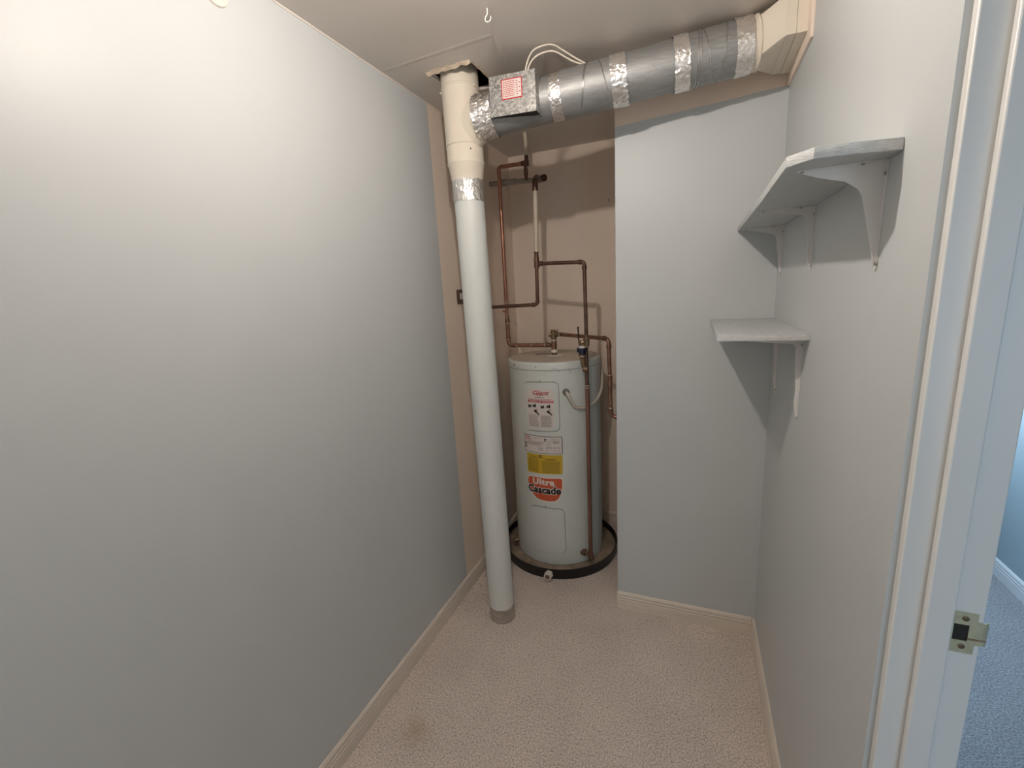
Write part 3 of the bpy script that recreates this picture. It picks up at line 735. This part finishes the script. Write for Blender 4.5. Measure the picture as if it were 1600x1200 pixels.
# upper access panel with instruction label
seam([(-21.0, 1.122), (21.4, 1.125), (21.4, 0.850), (-21.0, 0.847)], 0.028, wh)
pu = patch([(-20.6, 1.119), (21.0, 1.122), (21.0, 0.853), (-20.6, 0.850)], 0.006, 'access_panel', m_tank, wh, 0.028)
patch([(-18.0, 1.110), (18.4, 1.113), (18.4, 0.862), (-18.0, 0.860)], 0.0078, 'panel_rise', m_tank, pu, 0.020)
inst = patch([(-17.0, 1.086), (15.4, 1.089), (14.8, 0.872), (-16.8, 0.868)], 0.0084, 'instruction_label', m_paper, pu, 0.002)
text_on('Giant', -0.4, 1.055, 0.033, 'lettering', m_red, pu, 0.0094, 0.35, 0.0006, 1.2)
def bars(lst, off, name, mat, par):
    bb = B()
    for th0, th1, z0, z1 in lst:
        n_ = max(1, int((th1 - th0) / 4))
        for k in range(n_):
            a, c = th0 + (th1 - th0) * k / n_, th0 + (th1 - th0) * (k + 1) / n_
            bb.add([cp(a, z0, off), cp(c, z0, off), cp(c, z1, off), cp(a, z1, off)], [(0, 1, 2, 3)])
    return bb.build(name, mat, par)
bars([(-4.5, 4.6, 1.0515, 1.0535)], 0.0094, 'underline', m_red, pu)
dashes(-6.5, 4.5, 1.0405, 1.0405, 1, 0.0026, 0.0094, rng, 0).build('small_print', m_black, pu)
dashes(-15, 14, 1.030, 1.026, 2, 0.0016, 0.0094, rng, 0.1).build('small_print', m_red, pu)
bars([(-15.6, -0.9, 1.0115, 1.0225), (0.1, 14.8, 1.0105, 1.0215)], 0.0092, 'red_bar', m_red, pu)
dashes(-14, -2.5, 1.0172, 1.0172, 1, 0.0040, 0.0098, rng, 0.0, 0.3, 0.5, 1.2).build('small_print', m_paper, pu)
dashes(2.5, 13, 1.0162, 1.0162, 1, 0.0040, 0.0098, rng, 0.0, 0.3, 0.5, 1.2).build('small_print', m_paper, pu)
# little pictograms: tap groups and hands
def blob(pts, off, bb, th, z, s):
    vs = [cp(th + p[0] * s, z + p[1] * s * math.radians(1) * TR, off) for p in pts]
    bb.add(vs, [tuple(range(len(vs)))])
hand = [(-3.4, 2.2), (-2.2, 3.2), (-0.6, 2.6), (0.0, 3.4), (0.9, 3.0), (0.9, 1.4), (3.6, -2.0), (4.6, -3.4), (3.0, -4.0), (0.8, -1.4), (-1.6, -0.6), (-2.6, 0.6)]
pic = B()
for th, z in ((-5.6, 0.958), (9.6, 0.9565)): blob(hand, 0.0094, pic, th, z, 0.85)
tapg = [(-1, -2), (-0.9, 1.2), (-0.2, 2.2), (0.4, 1.0), (1.0, 1.8), (1.2, -1.6), (0.4, -2.2), (0, -0.6), (-0.4, -2.2)]
arrow = [(-1.4, -1.8), (-0.4, 0), (-1.2, 1.8), (1.6, 1.2), (2.0, 2.8), (3.6, 2.4), (4.0, 0.2), (3.2, -2.4), (1.4, -1.0)]
for th, z in ((-14.6, 0.990), (-12.6, 0.990), (-9.0, 0.992)): blob(tapg if th < -10 else arrow, 0.0094, pic, th, z, 0.9)
for th, z in ((1.2, 0.9875), (3.2, 0.9885), (7.8, 0.990)): blob(tapg if th < 5 else arrow, 0.0094, pic, th, z, 0.9)
pic.build('pictograms', m_black, pu)
dashes(-6.2, -3.5, 0.975, 0.971, 2, 0.0018, 0.0094, rng, 0).build('small_print', m_red, pu)
dashes(8.6, 12.6, 0.972, 0.972, 1, 0.0018, 0.0094, rng, 0).build('small_print', m_black, pu)
dashes(-15.2, -2.0, 0.940, 0.877, 13, 0.0017, 0.0094, rng).build('small_print', m_greyprint, pu)
dashes(0.2, 13.6, 0.939, 0.878, 14, 0.0017, 0.0094, rng).build('small_print', m_greyprint, pu)
# rating plate
rt_ = patch([(-25.6, 0.822), (23.6, 0.817), (23.8, 0.719), (-25.4, 0.720)], 0.0008, 'rating_plate', m_black, wh, 0.001)
patch([(-24.9, 0.8195), (22.8, 0.8145), (23.0, 0.7215), (-24.7, 0.7225)], 0.0013, 'plate_face', m_paper, rt_, 0.001)
text_on('Giant', -19.8, 0.8045, 0.0115, 'lettering', m_red, rt_, 0.0019, 0.2, 0.0003, 1.3)
dashes(-23.5, -14, 0.7975, 0.7935, 2, 0.0018, 0.0019, rng, 0.2).build('small_print', m_red, rt_)
text_on('SP', 3.2, 0.7905, 0.022, 'lettering', m_black, rt_, 0.0019, 0.1, 0.0008, 0.72, space=0.55).name = 'certification_mark'
dashes(-10, -4.5, 0.8045, 0.8045, 1, 0.0018, 0.0019, rng, 0).build('small_print', m_greyprint, rt_)
dashes(-20.5, 2, 0.7845, 0.766, 5, 0.0017, 0.0019, rng).build('small_print', m_greyprint, rt_)
dashes(9.5, 21.5, 0.801, 0.794, 2, 0.0022, 0.0019, rng, 0.1).build('small_print', m_greyprint, rt_)
dashes(13, 20, 0.787, 0.781, 2, 0.0024, 0.0019, rng, 0.1).build('small_print', m_black, rt_)
dashes(4.5, 11, 0.788, 0.764, 4, 0.0014, 0.0019, rng, 0.3).build('small_print', m_greyprint, rt_)
for t_ in (4.6, 8.5, 13.0, 18): dashes(t_, t_ + 2.8, 0.756, 0.751, 2, 0.0026, 0.0019, rng, 0).build('small_print', m_greyprint, rt_)
for t_ in (4.8, 13.5, 18): dashes(t_, t_ + 1.8, 0.7365, 0.7365, 1, 0.0026, 0.0019, rng, 0).build('small_print', m_black, rt_)
dashes(-4.6, 0.8, 0.755, 0.738, 4, 0.0018, 0.0019, rng).build('small_print', m_greyprint, rt_)
bars([(-5.8, -5.5, 0.737, 0.765)], 0.0019, 'rule', m_greyprint, rt_)
bars([(-24.2, -21.6, 0.762 - 0.0, 0.776), (-24.2, -21.4, 0.745, 0.758)], 0.0019, 'dark_block', m_greyprint, rt_)
# yellow warning label
yl = patch([(-22.8, 0.712), (23.4, 0.712), (22.8, 0.600), (-22.4, 0.597)], 0.0008, 'warning_label', m_yel, wh, 0.004); yl['label'] = 'yellow warning label with two columns of small print'
blob([(-1.2, -1), (0, 1.4), (1.2, -1)], 0.0015, (bb := B()), -3.5, 0.7045, 1.1); bb.build('warning_triangle', m_black, yl)
text_on('WARNING', -3.4, 0.6925, 0.0065, 'lettering', m_black, yl, 0.0015, 0, 0.0002, 1.0)
dashes(-18, -7.5, 0.6955, 0.6895, 2, 0.0022, 0.0015, rng, 0.15).build('small_print', m_black, yl)
dashes(2, 16.5, 0.6875, 0.6815, 2, 0.0024, 0.0015, rng, 0.15).build('small_print', m_black, yl)
dashes(-20.5, -5.2, 0.6805, 0.609, 14, 0.0024, 0.0015, rng, 0.15, 0.2).build('small_print', m_olive, yl)
dashes(-1.6, 20.5, 0.673, 0.609, 13, 0.0024, 0.0015, rng, 0.1, 0.2).build('small_print', m_olive, yl)
# badge: white edged orange blob with two words
def badge(grow, off, name, mat, par):
    top = [(-22.6, 0.545), (-22.0, 0.562), (-19.5, 0.571), (-14, 0.573), (0, 0.5725), (10, 0.5735), (18, 0.5745), (21.2, 0.5705), (22.4, 0.557), (22.0, 0.53)]
    bot = [(-22.6, 0.545), (-22.2, 0.525), (-21, 0.508), (-18.5, 0.486), (-15, 0.464), (-10.5, 0.446), (-4, 0.438), (6, 0.436), (12.5, 0.440), (16.5, 0.452), (19.0, 0.476), (20.8, 0.503), (22.0, 0.53)]
    def f(tab, th):
        for i in range(len(tab) - 1):
            if tab[i][0] <= th <= tab[i + 1][0] or tab[i + 1][0] <= th <= tab[i][0]:
                d = tab[i + 1][0] - tab[i][0]
                if abs(d) < 1e-6: continue
                k = (th - tab[i][0]) / d; return tab[i][1] + (tab[i + 1][1] - tab[i][1]) * k
        return tab[-1][1]
    bb = B(); vs = []; fs = []; n_ = 46
    for i in range(n_ + 1):
        t = (1 - math.cos(PI * i / n_)) / 2; th = -22.5 + 44.3 * t
        ext = grow / TR / math.radians(1) * (2 * t - 1)
        vs += [cp(th + ext, f(top, th) + grow * 0.9, off), cp(th + ext, f(bot, th) - grow * 0.9, off)]
    for i in range(n_): fs.append((2 * i, 2 * i + 2, 2 * i + 3, 2 * i + 1))
    bb.add(vs, fs); return bb.build(name, mat, par)
bdg = badge(0.0062, 0.0006, 'badge', m_badgew, wh); bdg['label'] = 'orange badge reading Ultra Cascade'
badge(0.0, 0.0011, 'badge_field', m_orange, bdg)
text_on('Cascade', -1.2, 0.482, 0.0585, 'lettering_edge', m_badgew, bdg, 0.0015, 0.0, 0.0062, 1.0, 0.0, space=1.0)
text_on('Ultra', -1.6, 0.5335, 0.0475, 'lettering', m_badgew, bdg, 0.0017, 0.0, 0.0024, 1.16, 0.0, space=1.12)
text_on('Cascade', -1.2, 0.482, 0.0585, 'lettering', m_black, bdg, 0.0022, 0.0, 0.0022, 1.0, 0.0)
# lower access panel
seam([(-19.7, 0.397), (23.3, 0.393), (24.0, 0.115), (-22.8, 0.109)], 0.028, wh)
pl = patch([(-19.2, 0.394), (22.8, 0.390), (23.6, 0.118), (-22.4, 0.112)], 0.006, 'access_panel', m_tank, wh, 0.028)
patch([(-16.8, 0.380), (20.2, 0.376), (21.0, 0.130), (-19.4, 0.125)], 0.0076, 'panel_rise', m_tank, pl, 0.022)
for th, z in ((-4.1, 1.206), (-0.1, 1.128), (72, 1.205), (0.8, 0.404), (-2.4, 0.046), (-38, 1.206)):
    b = B(); b.tube([cp(th, z, 0.001), cp(th, z, 0.0042 if z < 1.1 or z > 1.15 else 0.0042)], 0.0028, 8); b.build('screw', m_dark if z > 0.39 else m_screw, wh)
# element connector and ivory conduit
c0 = cp(29.5, 1.066, 0); nrm = (c0 - V((TX, TY, 1.066))).normalized()
b = B(); b.tube([c0, c0 + nrm * 0.010], 0.019, 18); b.tube([c0 + nrm * 0.010, c0 + nrm * 0.020], [0.015, 0.011], 18); b.build('cable_clamp', m_screw, wh)
def smooth(pts, k_=6):
    cu = [V(p) for p in pts]; sm = []
    for j in range(len(cu) - 1):
        p0 = cu[max(j - 1, 0)]; p1 = cu[j]; p2 = cu[j + 1]; p3 = cu[min(j + 2, len(cu) - 1)]
        for k in range(k_):
            t = k / k_
            sm.append(0.5 * ((2 * p1) + (p2 - p0) * t + (2 * p0 - 5 * p1 + 4 * p2 - p3) * t * t + (3 * p1 - p0 - 3 * p2 + p3) * t ** 3))
    sm.append(cu[-1]); return sm
cb = smooth([cp(29.5, 1.068, 0.012), cp(31, 1.050, 0.024), cp(34, 1.018, 0.022), cp(38, 0.990, 0.016), cp(45, 0.972, 0.012), cp(54, 0.967, 0.010), cp(65, 0.978, 0.009), cp(78, 1.0, 0.009), cp(92, 1.04, 0.010), cp(104, 1.09, 0.010), cp(112, 1.15, 0.010), cp(118, 1.2, 0.010)])
b = B(); b.tube(cb, 0.0078, 10); b.build('power_cable', m_tubepl, wh)
# drain cock at the lower left
c0 = cp(-56, 0.088, 0); nrm = (c0 - V((TX, TY, 0.088))).normalized()
b = B(); b.tube([c0, c0 + nrm * 0.03], 0.009, 12); b.tube([c0 + nrm * 0.012, c0 + nrm * 0.022], 0.015, 12); b.tube([c0 + nrm * 0.03, c0 + nrm * 0.036], 0.013, 8)
b.tube([c0 + nrm * 0.022 + V((0, 0, -0.002)), c0 + nrm * 0.022 + V((0, 0, -0.024))], 0.007, 10); b.build('drain_cock', m_brass, wh)
# nipple on top
b = B(); b.tube([(-0.746, 2.45, 1.226), (-0.746, 2.45, 1.246)], 0.0155, 20); b.build('nipple', m_brass, wh)
b = B(); b.tube([(-0.746, 2.45, 1.246), (-0.746, 2.45, 1.262)], 0.019, 20); b.build('dielectric_union', m_wht, wh)
b = B(); b.tube(smooth([(-0.86, 2.44, 1.232), (-0.82, 2.43, 1.238), (-0.785, 2.44, 1.236), (-0.76, 2.45, 1.231)]), 0.0016, 6); b.build('loose_wire', m_dark, wh)
# dents / scratches on the cap
for pts in ([(14, 1.198), (20, 1.192), (23, 1.176)], [(33, 1.192), (35, 1.178), (35.5, 1.165)], [(-41, 1.205), (-36, 1.198), (-28, 1.199)], [(33, 0.958), (34, 0.946)]):
    b = B(); b.tube([cp(t_, z_, 0.0022) for t_, z_ in pts], 0.0010, 5); b.build('scratch', m_screw, wh)

# ------------------------------------------------------------ drain pan
pan = thing('drain_pan', 'round black plastic drain pan under the water heater', 'drain pan', (TX, TY + 0.003, 0))
PX, PY = TX, TY + 0.004; PR = 0.353
b = B(); b.lathe([(0.0, 0.0), (PR - 0.006, 0.0), (PR, 0.057), (PR + 0.002, 0.062), (PR - 0.004, 0.063), (PR - 0.008, 0.058), (PR - 0.012, 0.028)], (PX, PY), 96); b.build('rim', m_pan, pan)
m_dust = simple('dusty_pan_floor', (0.30, 0.235, 0.175), 0.8, var=0.35, scale=14, bmp=0.4, bscale=50)
b = B(); b.lathe([(PR - 0.0115, 0.028), (PR - 0.03, 0.033), (0.0, 0.033)], (PX, PY), 96); part(b.build('pan_floor', m_dust, pan), 'dusty brown pan floor')
b = B(); fx, fy = -0.716, PY - PR
b.tube([(fx, fy + 0.004, 0.034), (fx, fy - 0.012, 0.034)], 0.024, 6); b.tube([(fx, fy - 0.012, 0.034), (fx, fy - 0.024, 0.034)], 0.018, 20, caps=False); b.tube([(fx, fy - 0.024, 0.034), (fx, fy - 0.030, 0.034)], 0.0215, 20)
ft = b.build('drain_fitting', m_wht, pan); ft['label'] = 'white threaded drain fitting'
b = B(); b.tube([(fx, fy - 0.0300, 0.034), (fx, fy - 0.0308, 0.034)], 0.0135, 16); b.build('bore', m_brass, ft)

# ------------------------------------------------------------ pipework
PRD = 0.0105
def ring(p, d, par, r=0.0128, l=0.005):
    p, d = V(p), V(d).normalized(); bb = B(); bb.tube([p - d * l / 2, p + d * l / 2], r, 14); bb.build('solder_ring', m_solder, par)
def sleeve(bb, p, d, l=0.026, r=0.0132):
    p, d = V(p), V(d).normalized(); bb.tube([p, p + d * l], r, 14)
# 1: bright copper riser from the ceiling down the left, across to the tank tee
cp1 = thing('copper_pipe', 'bright copper pipe dropping left of the heater and joining its top', 'pipe', (-1.032, 2.45, 1.6))
X1_ = -1.032
b = B(); b.tube([(-0.868, 2.45, 2.287), (X1_, 2.45, 2.290), (X1_, 2.45, 1.545)], PRD, 14, 0.02); b.tube([(X1_, 2.45, 1.545), (X1_, 2.45, 1.46)], PRD - 0.001, 14)
b.build('riser', m_copper, cp1)
b = B(); b.tube([(-0.872, 2.45, 2.20), (-0.872, 2.45, 2.275)], 0.0098, 12); sleeve(b, (-0.866, 2.45, 2.272), (0, 0, 1), 0.03); b.tube([(-0.866, 2.45, 2.275), (-0.866, 2.45, 2.34)], PRD, 14)
sleeve(b, (-0.875, 2.45, 2.2875), (-1, 0, 0), 0.02); sleeve(b, (-0.872, 2.45, 2.225), (0, 0, 1), 0.03, 0.0118); b.build('top_elbow', m_coppero, cp1)
b = B(); b.tube([(-0.866, 2.45, 2.325), (-0.866, 2.45, 2.405), (-0.868, 2.45, ZC + 0.002)], 0.0108, 14); b.build('painted_stub', m_pipew, cp1)
b = B(); b.tube([(X1_, 2.45, 1.46), (X1_, 2.45, 1.288), (-0.765, 2.45, 1.288)], 0.0118, 14, 0.03)
for p, d, l in (((X1_, 2.45, 1.44), (0, 0, -1), 0.02), ((X1_, 2.45, 1.34), (0, 0, -1), 0.025), ((-0.99, 2.45, 1.288), (1, 0, 0), 0.012), ((-0.80, 2.45, 1.288), (1, 0, 0), 0.03)): sleeve(b, p, d, l, 0.0142)
b.tube([(-0.746, 2.45, 1.262), (-0.746, 2.45, 1.312)], 0.0165, 16); b.build('lower_run', m_copperb, cp1)
b = B()
for p, d in (((X1_, 2.45, 1.542), (0, 0, 1)), ((X1_, 2.45, 1.465), (0, 0, 1)), ((X1_, 2.45, 1.452), (0, 0, 1)), ((X1_, 2.45, 1.42), (0, 0, 1)), ((X1_, 2.45, 1.322), (0, 0, 1)), ((-0.978, 2.45, 1.288), (1, 0, 0)), ((-0.885, 2.45, 1.288), (1, 0, 0)), ((-0.80, 2.45, 1.288), (1, 0, 0))): ring(p, d, cp1, 0.0146, 0.0032)
ring((-0.746, 2.45, 1.3165), (0, 0, 1), cp1, 0.0172, 0.009)
b = B(); sleeve(b, (X1_ - 0.008, 2.44, 1.49), (-1, 0, 0.3), 0.014, 0.006); b.build('drain_cap', m_copper, cp1)
# 2: dark main with white painted stretch, branch to the heater
mp = thing('water_main', 'dark oxidised water pipe with a white painted stretch in the alcove', 'pipe', (-0.777, 2.3, 1.9))
b = B(); b.tube([(XL + 0.001, 2.5, 2.222), (-0.84, 2.5, 2.206), (-0.795, 2.47, 2.203)], 0.0135, 14, 0.01); b.tube([(-1.05, 2.5, 2.219), (-1.0, 2.5, 2.216)], 0.0185, 14); b.tube([(-0.985, 2.5, 2.2155), (-0.955, 2.5, 2.214)], 0.0165, 14)
part(b.build('grey_run', m_greyp, mp), 'grey painted horizontal pipe')
b = B(); b.tube([(-0.815, 2.5, 2.205), (-0.772, 2.47, 2.203)], 0.0185, 14); b.tube([(-0.805, 2.492, 2.203), (-0.780, 2.36, 2.175), (-0.772, 2.30, 2.150), (-0.772, 2.30, 2.105)], 0.0150, 14, 0.02)
b.tube([(-0.795, 2.40, 2.19), (-0.776, 2.325, 2.165)], 0.0185, 14); b.build('top_elbow', m_coppero, mp)
b = B(); b.tube([(-0.772, 2.30, 2.108), (-0.780, 2.30, 1.803)], 0.0118, 14); part(b.build('painted_stretch', m_pipew, mp), 'white painted vertical stretch')
b = B(); b.tube([(-0.780, 2.30, 1.805), (-0.781, 2.30, 1.765)], 0.0118, 14); sleeve(b, (-0.781, 2.30, 1.775), (0, 0, -1), 0.055, 0.0142)
b.tube([(-0.781, 2.30, 1.765), (-0.785, 2.30, 1.528), (XL + 0.001, 2.30, 1.524)], 0.0095, 14, 0.018); sleeve(b, (-0.785, 2.30, 1.552), (0, 0, -1), 0.014, 0.012); sleeve(b, (-0.80, 2.30, 1.5275), (-1, 0, 0), 0.016, 0.012)
b.tube([(-0.781, 2.30, 1.742), (-0.514, 2.255, 1.730), (-0.511, 2.255, 1.36)], 0.0095, 14, 0.016)
sleeve(b, (-0.765, 2.298, 1.7415), (1, -0.17, -0.045), 0.02, 0.0122); sleeve(b, (-0.545, 2.26, 1.7315), (1, -0.17, -0.045), 0.016, 0.0122); sleeve(b, (-0.514, 2.255, 1.712), (0, 0, -1), 0.018, 0.0122)
b.tube([(-0.511, 2.25, 1.30), (-0.511, 2.25, 1.10)], 0.0100, 14)
b.build('branch', m_coppero, mp)
b = B(); b.tube([(-0.784, 2.286, 1.79), (-0.789, 2.284, 1.745), (-0.776, 2.286, 1.69), (-0.772, 2.288, 1.66)], 0.0018, 6); b.build('earth_wire', m_copper, mp)
b = B(); b.tube([(-0.510, 2.25, 1.10), (-0.510, 2.25, 0.095)], 0.0115, 14); sleeve(b, (-0.510, 2.25, 0.115), (0, 0, -1), 0.035, 0.0145)
part(b.build('drop_pipe', simple('brown_copper', (0.27, 0.14, 0.10), 0.42, 0.7, var=0.2, scale=20, stretch=(1, 1, 0.3)), mp), 'brown copper drop in front of the tank')
ring((-0.510, 2.25, 1.098), (0, 0, 1), mp, 0.0150, 0.004); ring((-0.510, 2.25, 1.085), (0, 0, 1), mp, 0.0138, 0.003)
b = B(); b.tube([(-0.510, 2.25, 0.100), (-0.585, 2.275, 0.100)], 0.012, 12); sleeve(b, (-0.545, 2.262, 0.100), (-1, 0.33, 0), 0.022, 0.019); b.build('inlet_fitting', m_brass, mp)
# ball valve, lever, cap and brass strainer body on the branch
b = B(); b.tube([(-0.511, 2.25, 1.365), (-0.511, 2.25, 1.345)], 0.014, 14); b.tube([(-0.511, 2.25, 1.348), (-0.511, 2.25, 1.305)], 0.0165, 8); b.tube([(-0.515, 2.25, 1.330), (-0.545, 2.245, 1.322)], 0.0115, 8); b.tube([(-0.535, 2.245, 1.325), (-0.55, 2.243, 1.322)], 0.0135, 6)
b.build('ball_valve', m_brass, mp)
b = B(); b.tube([(-0.547, 2.243, 1.325), (-0.548, 2.24, 1.352), (-0.550, 2.238, 1.408)], [0.0035, 0.0035, 0.0045], 8); b.build('valve_lever', m_dark, mp)
b = B(); b.tube([(-0.532, 2.238, 1.309), (-0.532, 2.238, 1.299)], 0.019, 14); b.build('valve_collar', m_wht, mp)
b = B(); b.tube([(-0.532, 2.238, 1.299), (-0.532, 2.238, 1.279)], 0.0265, 20); b.tube([(-0.530, 2.238, 1.279), (-0.530, 2.238, 1.266)], 0.019, 20); part(b.build('valve_cap', m_blueh, mp), 'dark blue round valve cap')
b = B(); b.tube([(-0.531, 2.238, 1.268), (-0.531, 2.238, 1.256), (-0.529, 2.238, 1.250), (-0.527, 2.238, 1.225), (-0.525, 2.238, 1.205), (-0.522, 2.24, 1.19)], [0.0175, 0.0175, 0.0145, 0.0135, 0.0115, 0.011], 16)
b.tube([(-0.527, 2.23, 1.192), (-0.506, 2.235, 1.186)], 0.0150, 12); b.build('strainer_body', m_brass, mp)
ring((-0.531, 2.238, 1.256), (0, 0, 1), mp, 0.0188, 0.005)
# 3: copper pipe off the valve on the tank, to the right
cp3 = thing('copper_pipe', 'copper pipe from the valve on the heater top down its right side', 'pipe', (-0.73, 2.45, 1.34))
b = B(); b.tube([(-0.72, 2.445, 1.351), (-0.393, 2.235, 1.345), (-0.385, 2.235, 0.937), (XS + 0.002, 2.235, 0.937)], PRD, 14, 0.028)
sleeve(b, (-0.425, 2.2555, 1.3455), (0.32, -0.2, 0), 0.014, 0.0132); sleeve(b, (-0.392, 2.235, 1.314), (0, 0, -1), 0.016, 0.0132)
sleeve(b, (-0.389, 2.235, 1.155), (0, 0, -1), 0.05, 0.0128); sleeve(b, (-0.386, 2.235, 0.985), (0, 0, -1), 0.025, 0.0130)
b.build('run', m_copperb, cp3)
ring((-0.389, 2.235, 1.158), (0, 0, 1), cp3, 0.0145, 0.004); ring((-0.385, 2.235, 0.985), (0, 0, 1), cp3, 0.0142, 0.004); ring((-0.703, 2.434, 1.351), (0.85, -0.55, 0), cp3, 0.0142, 0.006)
b = B(); b.tube([(-0.746, 2.45, 1.321), (-0.746, 2.45, 1.335)], 0.0155, 8); b.tube([(-0.748, 2.45, 1.330), (-0.748, 2.45, 1.368)], [0.019, 0.017], 12); b.tube([(-0.748, 2.45, 1.352), (-0.715, 2.442, 1.351)], [0.0175, 0.0145], 10)
b.tube([(-0.752, 2.447, 1.349), (-0.775, 2.44, 1.349)], 0.012, 8)
b.build('relief_valve', m_brass, cp3)
b = B(); b.tube([(-0.748, 2.45, 1.366), (-0.748, 2.45, 1.374)], 0.010, 10); b.prism([(-0.768, 2.440), (-0.718, 2.432), (-0.716, 2.452), (-0.766, 2.462)], 2, 1.373, 1.377); b.build('test_lever', m_brass, cp3)
# thin wire from the riser to the tank
b = B(); b.tube(smooth([(-1.030, 2.47, 1.478), (-1.012, 2.50, 1.43), (-0.975, 2.52, 1.372), (-0.93, 2.54, 1.326), (-0.88, 2.55, 1.292), (-0.82, 2.53, 1.262), (-0.80, 2.50, 1.234)]), 0.0028, 6)
tag(b.build('thin_wire', m_badgew), 'thin pale wire sagging from the bright copper riser to the heater top', 'wire')
# chips on the alcove wall
for (x, z, s) in ((-0.487, 1.6 + 0.505, 0.008), (-0.87, 1.6 + 0.472, 0.0035)):
    b = B(); b.add([(x - s * .4, YA - 0.0006, z + s), (x + s * .1, YA - 0.0006, z + s), (x + s * .7, YA - 0.0006, z - s), (x + s * .2, YA - 0.0006, z - s)], [(0, 1, 2, 3)])
    o = b.build('wall_chip', m_dark, bpy.data.objects['wall_back'])
